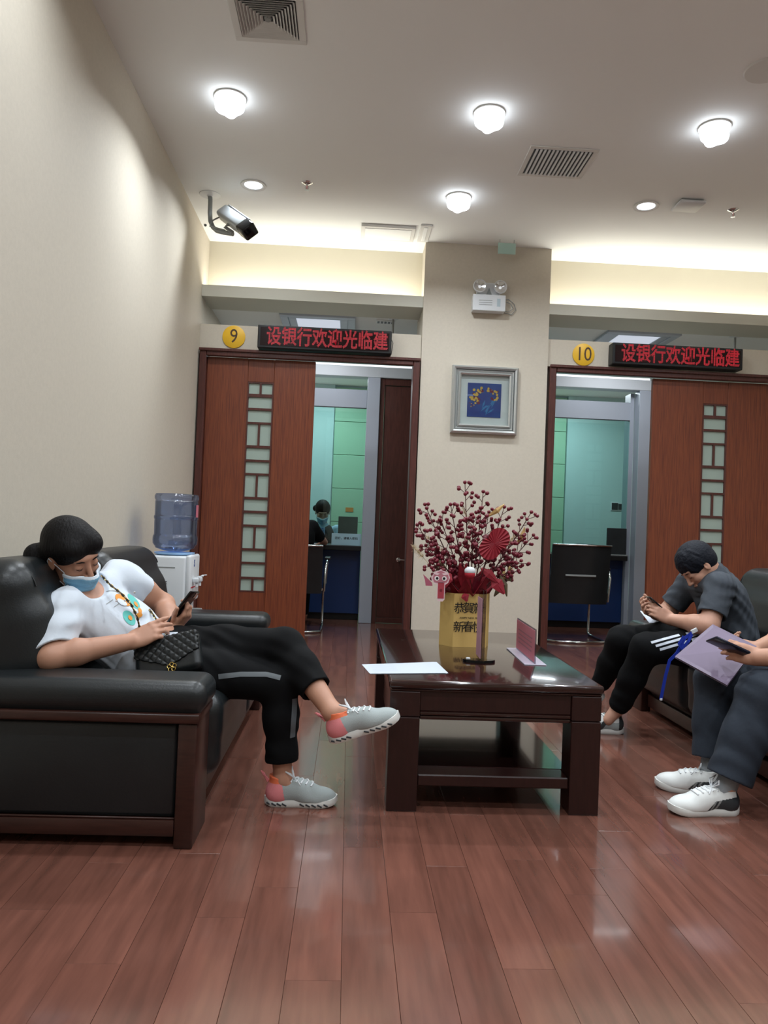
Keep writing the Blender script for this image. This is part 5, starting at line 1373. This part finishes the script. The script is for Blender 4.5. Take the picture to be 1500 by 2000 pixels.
# trousers
F = Field((-.90, 2.58, .10), (.06, 3.02, .66), .0042)
F.ell(pelv+np.array((.03, 0, -.005)), None, (.13, .165, .095), .05)
limb(F, [hpR, mixp(hpR, knR, .5), knR], [.088, .078, .064], .04); limb(F, [knR, mixp(knR, anR, .35), mixp(knR, anR, .72), mixp(knR, anR, .86)], [.064, .060, .052, .052], .03)
limb(F, [hpL, mixp(hpL, knL, .5), knL], [.090, .080, .064], .04); eL = mixp(knL, anL, .70)
limb(F, [knL, mixp(knL, anL, .35), eL], [.064, .060, .055], .03)
F.fold(.0025, .06, (.6, .3, 1), 9)
F.cut(mixp(knR, anR, .80), anR-knR, mixp(knR, anR, .86)-.075, mixp(knR, anR, .86)+.075)
F.cut(mixp(knL, anL, .66), anL-knL, eL-.075, eL+.075)
F.cone(mixp(knR, anR, .68), anR, .044, .044, .003, mode='sub'); F.cone(mixp(knL, anL, .56), anL, .045, .046, .003, mode='sub')
tr = F.build('trousers', M['pants'], W); TB = bvh(tr)
stripe('side_stripe', TB, [AT(428, 1322, 2.64), AT(470, 1317, 2.64), AT(520, 1317, 2.64), AT(548, 1324, 2.64)], .0085, (0, -1, .25), M['stripe'], W)
stripe('side_stripe', TB, [AT(574, 1368, 2.63), AT(573, 1400, 2.63), AT(570, 1444, 2.63)], .0080, (0, -1, 0), M['stripe'], W)
sneaker('sneaker', W, (-.256, 2.68, 0), (1, .02, 0), (0, 0, 1), .252, 'knit')
hl = AT(647, 1452, 2.555); tl_ = AT(770, 1412, 2.555); ff = nrm(tl_-hl)
sneaker('sneaker', W, tuple(hl), ff, np.cross(ff, [0, 1, 0])*-1 if np.cross(ff, [0, 1, 0])[2] < 0 else np.cross(ff, [0, 1, 0]), .250, 'knit')
# ring on right hand
# phone
ph = thing('smartphone', tuple(phc), 'dark smartphone held upright in both hands by the person in white', 'phone')
axp = [pa, pw, pnm]
MB().obox(phc, axp, (.078, .037, .0042), .003, 3).build('phone_body', M['blackgloss'], ph, 40)
MB().obox(phc+pnm*.0045, axp, (.074, .034, .0004), 0).build('screen', mat('dim screen glass', '20242C', .08), ph)
MB().obox(phc-pnm*.0048+pa*.062-pw*.018, axp, (.012, .010, .0012), .001).build('camera_bump', M['chrome'], ph)
# quilted bag
bc = AT(330, 1283, 2.635); bx_ = nrm(AT(392, 1272, 2.635)-AT(268, 1300, 2.64)); by2 = nrm(np.array((0, .45, 1.0))-bx_*(np.array((0, .45, 1.0))@bx_)); bn = np.cross(bx_, by2)
if bn[1] > 0: bn = -bn
axb = [bx_, by2, bn]
bag = thing('quilted_handbag', tuple(bc), 'small black quilted flap handbag with a gold flower clasp on the lap', 'bag')
F = Field(bc-.17, bc+.17, .0028)
F.rbox(bc, axb, (.115, .068, .026), .022)
F.build('bag_body', M['leather'], bag)
F = Field(bc-.17, bc+.17, .0024)
F.rbox(bc+bn*.022+by2*.008, axb, (.113, .062, .010), .008)
n1 = nrm(-by2+bx_*.42); F.cut(bc+by2*-.038+bx_*.02, n1, bc-.17, bc+.17); n1 = nrm(-by2-bx_*.42); F.cut(bc+by2*-.038+bx_*.0, n1, bc-.17, bc+.17)
X = [(np.arange(F.n[i])*F.h+F.lo[i]).astype(np.float32) for i in range(3)]
g = [(X[0][:, None, None]-bc[0])*a[0]+(X[1][None, :, None]-bc[1])*a[1]+(X[2][None, None, :]-bc[2])*a[2] for a in axb[:2]]
q1 = np.abs(np.sin((g[0]+g[1])*math.pi/.030)); q2 = np.abs(np.sin((g[0]-g[1])*math.pi/.030))
F.d += (.0040*(1-np.minimum(q1, q2)**.5)).astype(np.float32)-.0012
F.build('quilted_flap', M['leather'], bag)
cl = thing('clasp', tuple(bc), parent=bag); cc_ = AT(339, 1305, 2.60)
cc_ = bc+bn*.034+bx_*((cc_-bc)@bx_)+by2*((cc_-bc)@by2)
b = MB()
for k in range(5):
    a = 2*math.pi*k/5+.3; c2 = cc_+bx_*.0095*math.cos(a)+by2*.0095*math.sin(a)
    b.tube([c2+(bx_*math.cos(w_)+by2*math.sin(w_))*.0068 for w_ in np.linspace(0, 2*math.pi, 11)[:-1]], .0018, 6, closed=True)
b.build('flower_petals', M['gold'], cl, 60); MB().ball(cc_, .0045, 10, 6).build('flower_centre', M['gold'], cl, 60)
# chain strap over the chest
def chain(pts, par):
    P_ = [np.array(p) for p in pts]; C_ = []
    for i in range(len(P_)-1):
        n_ = max(2, int(np.linalg.norm(P_[i+1]-P_[i])/.011))
        for k in range(n_): C_.append(mixp(P_[i], P_[i+1], k/n_))
    C_.append(P_[-1]); MB().tube(C_, .0030, 6).build('strap_cord', M['black'], par)
    b = MB()
    for i in range(len(C_)-1):
        c = mixp(C_[i], C_[i+1], .5); d = nrm(C_[i+1]-C_[i]); n_ = nrm(np.cross(d, [0, 1, .2] if i % 2 else [.2, .3, 1])); 
        b.tube([c+d*.0065*math.cos(w_)+n_*.0045*math.sin(w_) for w_ in np.linspace(0, 2*math.pi, 9)[:-1]], .0013, 5, closed=True)
    tag(b.build('chain_links', M['gold'], par, 60), kind='stuff')
st_ = thing('chain_strap', tuple(bc), parent=bag)
chain([AT(198, 1124, 2.66), AT(215, 1142, 2.62), AT(238, 1160, 2.61), AT(256, 1180, 2.615), AT(268, 1205, 2.62), AT(273, 1228, 2.625), AT(272, 1268, 2.64)], st_)
chain([AT(292, 1190, 2.80), AT(302, 1205, 2.77), AT(312, 1222, 2.72), AT(330, 1245, 2.66)], st_)
tag(MB().obox(AT(330, 1240, 2.67), frame([1, .1, .05], [0, 1, .3]), (.028, .02, .0008), 0).build('folded_tissue', M['paper']), 'white folded slip of paper between the hand and the handbag', 'paper')

# ---------------------------------------------------------------- man in grey shirt
Mn = thing('person', (1.75, 3.75, 0), 'person in charcoal shirt and striped black trousers hunched over a phone on the right sofa', 'person')
hc = AT(1364, 1106, 3.72); H = headframe((-.66, -.10, -.75), (-.10, -1, .05))
neckb = np.array((1.868, 3.73, .805)); chest = np.array((1.915, 3.745, .70)); belly = np.array((1.955, 3.755, .59)); pelv = np.array((1.955, 3.755, .50))
shL = np.array((1.825, 3.580, .770)); elL = np.array((1.735, 3.50, .585)); wrL = np.array((1.62, 3.66, .592))
shR = np.array((1.835, 3.905, .770)); elR = np.array((1.73, 3.97, .59)); wrR = np.array((1.60, 3.80, .60))
hpL = np.array((1.90, 3.65, .47)); knL = np.array((1.475, 3.60, .455)); anL = np.array((1.390, 3.72, .13))
hpR = np.array((1.90, 3.85, .47)); knR = np.array((1.43, 3.80, .460)); anR = np.array((1.365, 3.93, .20))
Tax = headframe((-.85, 0, -.35), (0, -1, 0))
F = Field((1.24, 3.38, .0), (2.14, 4.12, 1.02), .0042)
F.ell(chest, Tax, (.10, .16, .14), .03); F.ell(belly, None, (.105, .15, .12), .05); F.ell(pelv, None, (.12, .16, .10), .05)
P = head(F, hc, H, .93)
F.cone(neckb, P(-.03, 0, -.05), .056, .052, .03)
limb(F, [shL, elL], [.058, .045], .03); limb(F, [elL, mixp(elL, wrL, .35), wrL], [.045, .043, .029], .02)
limb(F, [shR, elR], [.058, .045], .03); limb(F, [elR, mixp(elR, wrR, .35), wrR], [.045, .043, .029], .02)
limb(F, [hpL, knL], [.08, .055], .03); limb(F, [knL, mixp(knL, anL, .35), anL], [.055, .05, .032], .02); limb(F, [anL, anL+np.array((-.05, 0, -.06))], [.032, .028], .02)
limb(F, [hpR, knR], [.08, .055], .03); limb(F, [knR, mixp(knR, anR, .35), anR], [.055, .05, .034], .02); limb(F, [anR, anR+np.array((-.06, 0, -.05))], [.034, .028], .02)
hand(F, wrL, (-.75, .15, .42), (-.10, .9, -.1), (-.2, 0, 1), [.5, .6, .7, .8], .92, .03, thumbdir=(-.75, .1, .6))
hand(F, wrR, (-.85, -.2, .35), (.1, -.6, .7), (0, -.5, 1), [.6, .8, .9, 1.], .92, .03)
F.build('body', M['skin2'], Mn)
eyes(Mn, hc, H, .93)
lo, hi = bbox([hc], .17); F = Field(lo, hi, .0036)
F.ell(P(-.018, 0, .040), H, (.100, .086, .093), .01); F.ell(P(-.05, 0, -.005), H, (.058, .072, .055), .02)
F.ell(P(.112, 0, -.058), H, (.058, .10, .080), .01, 'sub')
for l in (-1, 1): F.ell(P(.030, .09*l, -.055), H, (.045, .04, .052), .008, 'sub'); F.ell(P(.0, .078*l, -.012), H, (.016, .012, .026), .004, 'sub')
rr_ = np.random.default_rng(3)
for k in range(60):
    a = rr_.uniform(-1.5, 1.5); el = rr_.uniform(-.1, 1.1); c0 = P(-.018+.098*math.cos(a)*math.cos(el), .084*math.sin(a)*math.cos(el), .040+.091*math.sin(el)); d0 = P(-.018+.108*math.cos(a+.15)*math.cos(el-.45), .090*math.sin(a+.15)*math.cos(el-.45), .040+.098*math.sin(el-.45))
    F.cone(c0, d0, .011, .003, .008)
F.build('hair', M['hairblue'], Mn)
F = Field((1.60, 3.42, .40), (2.16, 4.08, .90), .0042)
F.ell(chest, Tax, (.115, .172, .150), .03); F.ell(belly, None, (.125, .165, .13), .05); F.ell(pelv+np.array((.012, 0, .01)), None, (.13, .175, .10), .05)
F.cone(shR, shL, .062, .062, .05); F.cone(neckb-np.array((0, 0, .03)), neckb+np.array((-.008, 0, .018)), .078, .066, .04)
limb(F, [shL, mixp(shL, elL, .75)], [.070, .066], .035); limb(F, [shR, mixp(shR, elR, .75)], [.070, .066], .035)
F.fold(.0034, .06, (.5, .1, 1), 4); F.fold(.0016, .03, (1, 0, -.3), 7)
for s_, e_ in ((shL, elL), (shR, elR)):
    F.cut(mixp(s_, e_, .74), e_-s_, mixp(s_, e_, .9)-.09, mixp(s_, e_, .9)+.09); F.cone(mixp(s_, e_, .5), mixp(s_, e_, 1.1), .055, .06, .004, mode='sub')
F.ell(neckb+np.array((-.03, 0, .035)), None, (.062, .060, .036), .006, 'sub')
F.build('shirt', M['greyshirt'], Mn)
F = Field((1.28, 3.46, .05), (2.13, 4.02, .66), .0046)
F.ell(pelv+np.array((-.01, 0, -.02)), None, (.135, .172, .09), .04)
limb(F, [hpL, mixp(hpL, knL, .5), knL], [.095, .088, .074], .04); limb(F, [knL, mixp(knL, anL, .5), mixp(knL, anL, .9)], [.070, .062, .056], .03)
limb(F, [hpR, mixp(hpR, knR, .5), knR], [.095, .088, .074], .04); limb(F, [knR, mixp(knR, anR, .5), mixp(knR, anR, .9)], [.074, .062, .052], .03)
F.fold(.0022, .08, (.6, .3, 1), 11)
tr = F.build('trousers', M['pants'], Mn); TB = bvh(tr)
for k in range(3):
    stripe('white_stripe', TB, [AT(1270+k*8, 1256+k*7, 3.54), AT(1300+k*8, 1247+k*7, 3.54), AT(1332+k*7, 1238+k*7, 3.54)], .0058, (0, -1, .35), M['stripew'], Mn)
    stripe('white_stripe', TB, [AT(1345+k*3, 1236+k*7, 3.54), AT(1375+k*3, 1226+k*7, 3.54), AT(1392+k*3, 1212+k*7, 3.54)], .0058, (0, -1, .35), M['stripew'], Mn)
sneaker('sneaker', Mn, (1.425, 3.74, 0), (-1, .05, 0), (0, 0, 1), .26, 'third')
sneaker('sneaker', Mn, (1.395, 3.935, .135), (-.82, 0, -.45), (-.45, 0, .82), .26, 'third')
p_ = AT(1282, 1180, 3.70)
ph = thing('smartphone', tuple(p_), 'dark smartphone in the hands of the person in the charcoal shirt', 'phone')
axp = headframe((-.75, .1, .62), (0, -1, 0))
MB().obox(p_+np.array((.01, 0, -.01)), axp, (.07, .034, .004), .003, 2).build('phone_body', M['blackgloss'], ph, 40)
MB().obox(p_+np.array((.01, 0, -.01))+axp[2]*.0045, axp, (.066, .031, .0004)).build('screen', mat('dim screen glass', '20242C'), ph)
q = [AT(1250, 1193, 4.02), AT(1300, 1196, 4.02), AT(1318, 1217, 3.86), AT(1268, 1216, 3.86)]
b = MB(); b.add([tuple(x) for x in q]+[tuple(x-np.array((0, 0, .002))) for x in q], [[0, 1, 2, 3], [7, 6, 5, 4], [0, 4, 5, 1], [1, 5, 6, 2], [2, 6, 7, 3], [3, 7, 4, 0]])
tag(b.build('form_sheet', M['paper']), 'white sheet of paper under the hands of the person in the charcoal shirt', 'paper')
ln = thing('blue_lanyard', tuple(AT(1330, 1290, 3.50)), 'royal blue ribbon lanyard with white end hanging over the striped trousers', 'lanyard')
def ribbon(pts, w_, name, par, mt):
    P_ = [np.array(p) for p in pts]; V = []
    for i, p in enumerate(P_):
        tt = nrm(P_[min(i+1, len(P_)-1)]-P_[max(i-1, 0)]); sd = nrm(np.cross(tt, [.2, -1, 0]))
        for o, y in ((-w_, 0), (w_, 0), (w_, .0015), (-w_, .0015)): V.append(p+sd*o+np.array((0, y, 0)))
    n = len(P_); F_ = [[i*4+j, i*4+(j+1) % 4, i*4+4+(j+1) % 4, i*4+4+j] for i in range(n-1) for j in range(4)]+[[3, 2, 1, 0], [n*4-4, n*4-3, n*4-2, n*4-1]]
    return link_mesh(name, V, F_, mt, par)
ribbon([AT(1352, 1236, 3.50), AT(1338, 1246, 3.47), AT(1330, 1262, 3.46), AT(1322, 1276, 3.455), AT(1308, 1290, 3.45), AT(1300, 1320, 3.45), AT(1295, 1345, 3.45), AT(1291, 1366, 3.45)], .0085, 'ribbon', ln, M['bluestrap'])
ribbon([AT(1352, 1238, 3.495), AT(1345, 1252, 3.46), AT(1332, 1268, 3.45), AT(1326, 1258, 3.45), AT(1336, 1243, 3.46)], .008, 'ribbon_loop', ln, M['bluestrap'])
MB().obox(AT(1356, 1232, 3.50), frame([1, 0, .5], [0, 1, 0]), (.016, .004, .010), .002).build('white_clip', M['plastic'], ln)
MB().obox(AT(1291, 1366, 3.45), frame([1, 0, 0], [0, 1, 0]), (.006, .003, .005), .001).build('end_tab', M['plastic'], ln)

# ---------------------------------------------------------------- person cut off by the right edge
Pn = thing('person', (1.8, 2.8, 0), 'person in dark blue trousers and white sneakers at the right edge, mostly out of view', 'person')
pelv = np.array((2.06, 2.84, .48)); chest = np.array((2.07, 2.84, .74)); neckb = np.array((2.03, 2.84, .90)); hc = np.array((1.98, 2.84, 1.04))
H = headframe((-.9, -.1, -.4), (0, -1, 0))
shL = np.array((2.03, 2.66, .84)); elL = np.array((1.90, 2.60, .60)); wrL = AT(1478, 1284, 2.74)
shR = np.array((2.03, 3.02, .84)); elR = np.array((1.88, 3.08, .60)); wrR = np.array((1.68, 2.98, .56))
hpL = np.array((1.98, 2.74, .46)); knL = np.array((1.555, 2.72, .435)); anL = np.array((1.415, 2.69, .09))
hpR = np.array((1.98, 2.94, .46)); knR = np.array((1.50, 2.95, .43)); anR = np.array((1.455, 2.885, .09))
F = Field((1.28, 2.50, .03), (2.22, 3.20, 1.20), .0046)
F.ell(chest, None, (.11, .17, .17), .03); F.ell(pelv, None, (.13, .165, .13), .06); F.cone(pelv, chest, .11, .11, .05)
P = head(F, hc, H, .98); F.cone(neckb-np.array((0, 0, .03)), P(-.02, 0, -.05), .056, .052, .03)
limb(F, [shL, elL], [.058, .045], .03); limb(F, [elL, mixp(elL, wrL, .35), wrL], [.046, .046, .032], .02)
limb(F, [shR, elR], [.058, .045], .03); limb(F, [elR, mixp(elR, wrR, .35), wrR], [.045, .043, .03], .02)
limb(F, [hpL, knL], [.08, .055], .03); limb(F, [knL, mixp(knL, anL, .35), anL], [.055, .05, .032], .02); limb(F, [anL, anL+np.array((-.06, 0, -.04))], [.032, .03], .02)
limb(F, [hpR, knR], [.08, .055], .03); limb(F, [knR, mixp(knR, anR, .35), anR], [.055, .05, .032], .02); limb(F, [anR, anR+np.array((-.05, .03, -.04))], [.032, .03], .02)
hand(F, wrL, (-.9, .15, .18), (.1, .9, -.2), (0, .1, 1), [(.35, .5, .4), (.45, .6, .5), (.55, .7, .5), (.6, .8, .6)], .92, .03, thumbdir=(-.8, .25, .35))
hand(F, wrR, (-.9, -.15, .15), (.3, -.5, .7), (0, -.5, .6), [.5, .6, .7, .8], 1.0, .03)
F.build('body', M['skin'], Pn); eyes(Pn, hc, H, .98)
lo, hi = bbox([hc], .17); F = Field(lo, hi, .0045); F.ell(P(-.02, 0, .040), H, (.102, .088, .094), .01); F.ell(P(.108, 0, -.040), H, (.062, .10, .085), .01, 'sub')
F.ell(P(.01, .09, -.04), H, (.06, .04, .06), .01, 'sub'); F.ell(P(.01, -.09, -.04), H, (.06, .04, .06), .01, 'sub'); F.build('hair', M['hair'], Pn)
F = Field((1.80, 2.52, .40), (2.24, 3.18, .98), .0055)
F.ell(chest, None, (.125, .182, .18), .03); F.ell(pelv, None, (.145, .178, .12), .06); F.cone(pelv, chest, .13, .13, .05); F.cone(shR, shL, .062, .062, .05)
limb(F, [shL, mixp(shL, elL, .6)], [.07, .065], .03); limb(F, [shR, mixp(shR, elR, .6)], [.07, .065], .03); F.ell(neckb+np.array((-.02, 0, .03)), None, (.062, .060, .04), .006, 'sub')
F.fold(.004, .07, (.3, .1, 1), 6); F.build('shirt', M['greyshirt'], Pn)
F = Field((1.30, 2.58, .08), (2.22, 3.10, .62), .0046)
F.ell(pelv+np.array((0, 0, -.01)), None, (.15, .178, .10), .04)
limb(F, [hpL, mixp(hpL, knL, .5), knL], [.10, .092, .082], .04); limb(F, [knL, mixp(knL, anL, .45), mixp(knL, anL, .95)], [.080, .078, .080], .03)
limb(F, [hpR, mixp(hpR, knR, .5), knR], [.10, .092, .080], .04); limb(F, [knR, mixp(knR, anR, .45), mixp(knR, anR, .92)], [.080, .075, .072], .03)
F.fold(.0026, .09, (.6, .3, .8), 1)
for kn, an, q in ((knL, anL, .90), (knR, anR, .86)):
    F.cut(mixp(kn, an, q), an-kn, mixp(kn, an, q+.05)-.11, mixp(kn, an, q+.05)+.11); F.cone(mixp(kn, an, q-.12), mixp(kn, an, 1.3), .062, .066, .004, mode='sub')
F.build('trousers', M['bluejean'], Pn)
for an, nm in ((anL, 'sock'), (anR, 'sock')):
    b = MB(); up = nrm((knL if an is anL else knR)-an); b.tube([an+np.array((-.040, 0, -.050)), an+np.array((-.015, 0, -.012)), an+up*.015, an+up*.04, an+up*.058], [.024, .036, .0385, .037, .036], 20); b.build('sock', mat('grey ribbed sock', '8C9296', .9, bump=(300, .6, .001)), Pn, 60)
sneaker('sneaker', Pn, (1.462, 2.69, 0), (-1, -.03, 0), (0, 0, 1), .262, 'white')
sneaker('sneaker', Pn, (1.495, 2.835, 0), (-.86, .5, 0), (0, 0, 1), .262, 'white')
# folder
q = [AT(1392, 1219, 2.98), AT(1318, 1282, 2.90), AT(1420, 1338, 2.76), AT(1478, 1262, 2.84)]
fo = thing('document_folder', tuple(q[2]), 'lilac plastic document folder leaning on the knees at the right edge', 'folder')
nf = nrm(np.cross(q[1]-q[0], q[3]-q[0])); nf = nf if nf[1] < 0 else -nf
def quad_slab(nm, q, th, mt, par):
    b = MB(); b.add([tuple(x) for x in q]+[tuple(x-nf*th) for x in q], [[0, 1, 2, 3], [7, 6, 5, 4], [0, 4, 5, 1], [1, 5, 6, 2], [2, 6, 7, 3], [3, 7, 4, 0]]); return b.build(nm, mt, par)
quad_slab('front_cover', q, .0012, M['lilac'], fo); quad_slab('sheets', [x*.97+sum(q)/4*.03-nf*.0025 for x in q], .004, M['paper'], fo); quad_slab('rear_cover', [x-nf*.008 for x in q], .0012, M['lilac'], fo)
p_ = AT(1422, 1263, 2.73)
ph = thing('smartphone', tuple(p_), 'dark blue smartphone held over the lilac folder at the right edge', 'phone')
axp = headframe((-.85, .05, .35), (.2, -.9, .3))
MB().obox(p_, axp, (.070, .036, .004), .003, 2).build('phone_body', mat('navy phone', '171B2E', .2), ph, 40)
MB().obox(p_+axp[2]*.0045, axp, (.066, .033, .0004)).build('screen', mat('dim screen glass', '20242C'), ph)

# ---------------------------------------------------------------- clerk behind the glass and visitor in black
Ck = thing('person', (-.30, 8.9, 0), 'clerk in a dark vest, patterned blue scarf and mask sitting behind the glass', 'person')
hc = AT(630, 1000, 8.60); hc = hc+np.array((0, .0, .0)); H = headframe((.06, -.86, -.5), (1, .05, 0))
neckb = hc+np.array((0, .03, -.15)); chest = neckb+np.array((0, .02, -.15)); shA = neckb+np.array((-.17, .02, -.05)); shB = neckb+np.array((.17, .02, -.05))
elA = shA+np.array((-.04, -.06, -.20)); elB = shB+np.array((.05, -.06, -.20)); wA = shA+np.array((.06, -.24, -.20)); wB = shB+np.array((-.03, -.26, -.19))
F = Field((-.66, 8.25, .50), (.14, 8.85, 1.32), .0055)
F.ell(chest, None, (.16, .10, .17), .03); P = head(F, hc, H, 1.0); F.cone(neckb, P(-.02, 0, -.05), .055, .05, .03)
for s_, e_, w_ in ((shA, elA, wA), (shB, elB, wB)): limb(F, [s_, e_, w_], [.05, .042, .028], .02)
hand(F, wA, (.3, -.9, .0), (0, 0, -1), (1, 0, 0), [.4]*4, .95); hand(F, wB, (-.3, -.9, 0), (0, 0, -1), (-1, 0, 0), [.4]*4, .95)
F.build('body', M['skin2'], Ck); eyes(Ck, hc, H, 1.0); facemask(Ck, hc, H, 1.0)
lo, hi = bbox([hc], .19); F = Field(lo, hi, .005); F.ell(P(-.02, 0, .042), H, (.106, .088, .096), .01); F.ell(P(.098, 0, -.050), H, (.060, .10, .090), .01, 'sub')
F.ell(P(.01, .09, -.05), H, (.06, .04, .06), .01, 'sub'); F.ell(P(.01, -.09, -.05), H, (.06, .04, .06), .01, 'sub'); F.ell(P(-.075, -.075, .005), H, (.040, .038, .038), .02); F.build('hair', M['hair'], Ck)
F = Field((-.66, 8.3, .55), (.14, 8.85, 1.05), .0055); F.ell(chest, None, (.168, .108, .178), .03); F.cone(neckb-np.array((0, 0, .02)), neckb+np.array((0, 0, .01)), .062, .058, .03)
for s_, e_, w_ in ((shA, elA, wA), (shB, elB, wB)): limb(F, [s_, e_, mixp(e_, w_, .8)], [.060, .054, .042], .03)
F.build('blouse', mat('pale blue blouse', 'A9C6DA', .8), Ck)
F = Field((-.60, 8.3, .55), (.10, 8.85, 1.05), .0055); F.ell(chest-np.array((0, 0, .008)), None, (.182, .124, .184), .03)
F.cut(shA+np.array((.035, 0, 0)), (-1, 0, .15), (-.66, 8.2, .5), (-.35, 8.9, 1.1)) ; F.cut(shB-np.array((.035, 0, 0)), (1, 0, .15), (-.25, 8.2, .5), (.2, 8.9, 1.1)); F.ell(neckb+np.array((0, -.07, -.01)), None, (.030, .10, .10), .01, 'sub')
F.build('vest', mat('charcoal vest', '23282C', .7), Ck)
b = MB(); b.obox(neckb+np.array((.01, -.105, -.075)), np.eye(3), (.030, .012, .045), .01, 2); b.build('scarf', mat('blue patterned scarf', '2F4FA8', .6, var=(60, .0), col2='C8D4E8'), Ck)
Vs = thing('person', (-.50, 7.1, 0), 'visitor in black at booth nine, mostly hidden by the sliding door, arm on the counter', 'person')
pel = np.array((-.50, 7.10, .54)); che = np.array((-.50, 7.14, .86)); nb_ = np.array((-.50, 7.18, 1.05)); hc = np.array((-.52, 7.22, 1.19)); H = headframe((0, .9, -.3), (-1, 0, 0))
shB = np.array((-.36, 7.20, .965)); elB = np.array((-.285, 7.36, .865)); wB = np.array((-.24, 7.60, .815)); shA = np.array((-.68, 7.2, .96)); elA = np.array((-.74, 7.4, .82)); wA = np.array((-.6, 7.6, .82))
F = Field((-.84, 6.96, .02), (-.12, 7.76, 1.34), .006)
F.ell(che, None, (.165, .10, .18), .03); F.ell(pel, None, (.165, .12, .12), .05); F.cone(pel, che, .11, .11, .05); P = head(F, hc, H, 1.0); F.cone(nb_-np.array((0, 0, .02)), P(-.02, 0, -.05), .055, .05, .03)
limb(F, [shB, elB, wB], [.055, .045, .03], .02); limb(F, [shA, elA, wA], [.055, .045, .03], .02)
hand(F, wB, (-.3, .9, 0), (0, 0, -1), (-1, 0, 0), [.3]*4, .95); hand(F, wA, (.3, .9, 0), (0, 0, -1), (1, 0, 0), [.3]*4, .95)
for x in (-.60, -.42): limb(F, [(x, 7.12, .52), (x, 7.52, .52), (x, 7.50, .09), (x, 7.58, .04)], [.08, .055, .035, .03], .02)
F.build('body', M['skin'], Vs)
F = Field((-.84, 6.96, .40), (-.12, 7.76, 1.20), .006); F.ell(che, None, (.178, .113, .19), .03); F.ell(pel, None, (.178, .135, .13), .05); F.cone(pel, che, .125, .125, .05); F.cone(shA, shB, .06, .06, .04)
limb(F, [shB, mixp(shB, elB, .9)], [.066, .058], .03); limb(F, [shA, mixp(shA, elA, .9)], [.066, .058], .03); F.cone(nb_, nb_+np.array((0, 0, .08)), .05, .05, .003, mode='sub'); F.build('shirt', M['pants'], Vs)
F = Field((-.76, 6.96, .06), (-.26, 7.66, .68), .007); F.ell(pel-np.array((0, 0, .01)), None, (.175, .13, .10), .04)
for x in (-.60, -.42): limb(F, [(x, 7.12, .52), (x, 7.52, .52), (x, 7.50, .12)], [.09, .068, .05], .03)
F.build('trousers', M['pants'], Vs)
lo, hi = bbox([hc], .17); F = Field(lo, hi, .0055); F.ell(P(-.02, 0, .040), H, (.103, .087, .095), .01); F.ell(P(.10, 0, -.045), H, (.062, .10, .085), .01, 'sub'); F.build('hair', M['hair'], Vs)
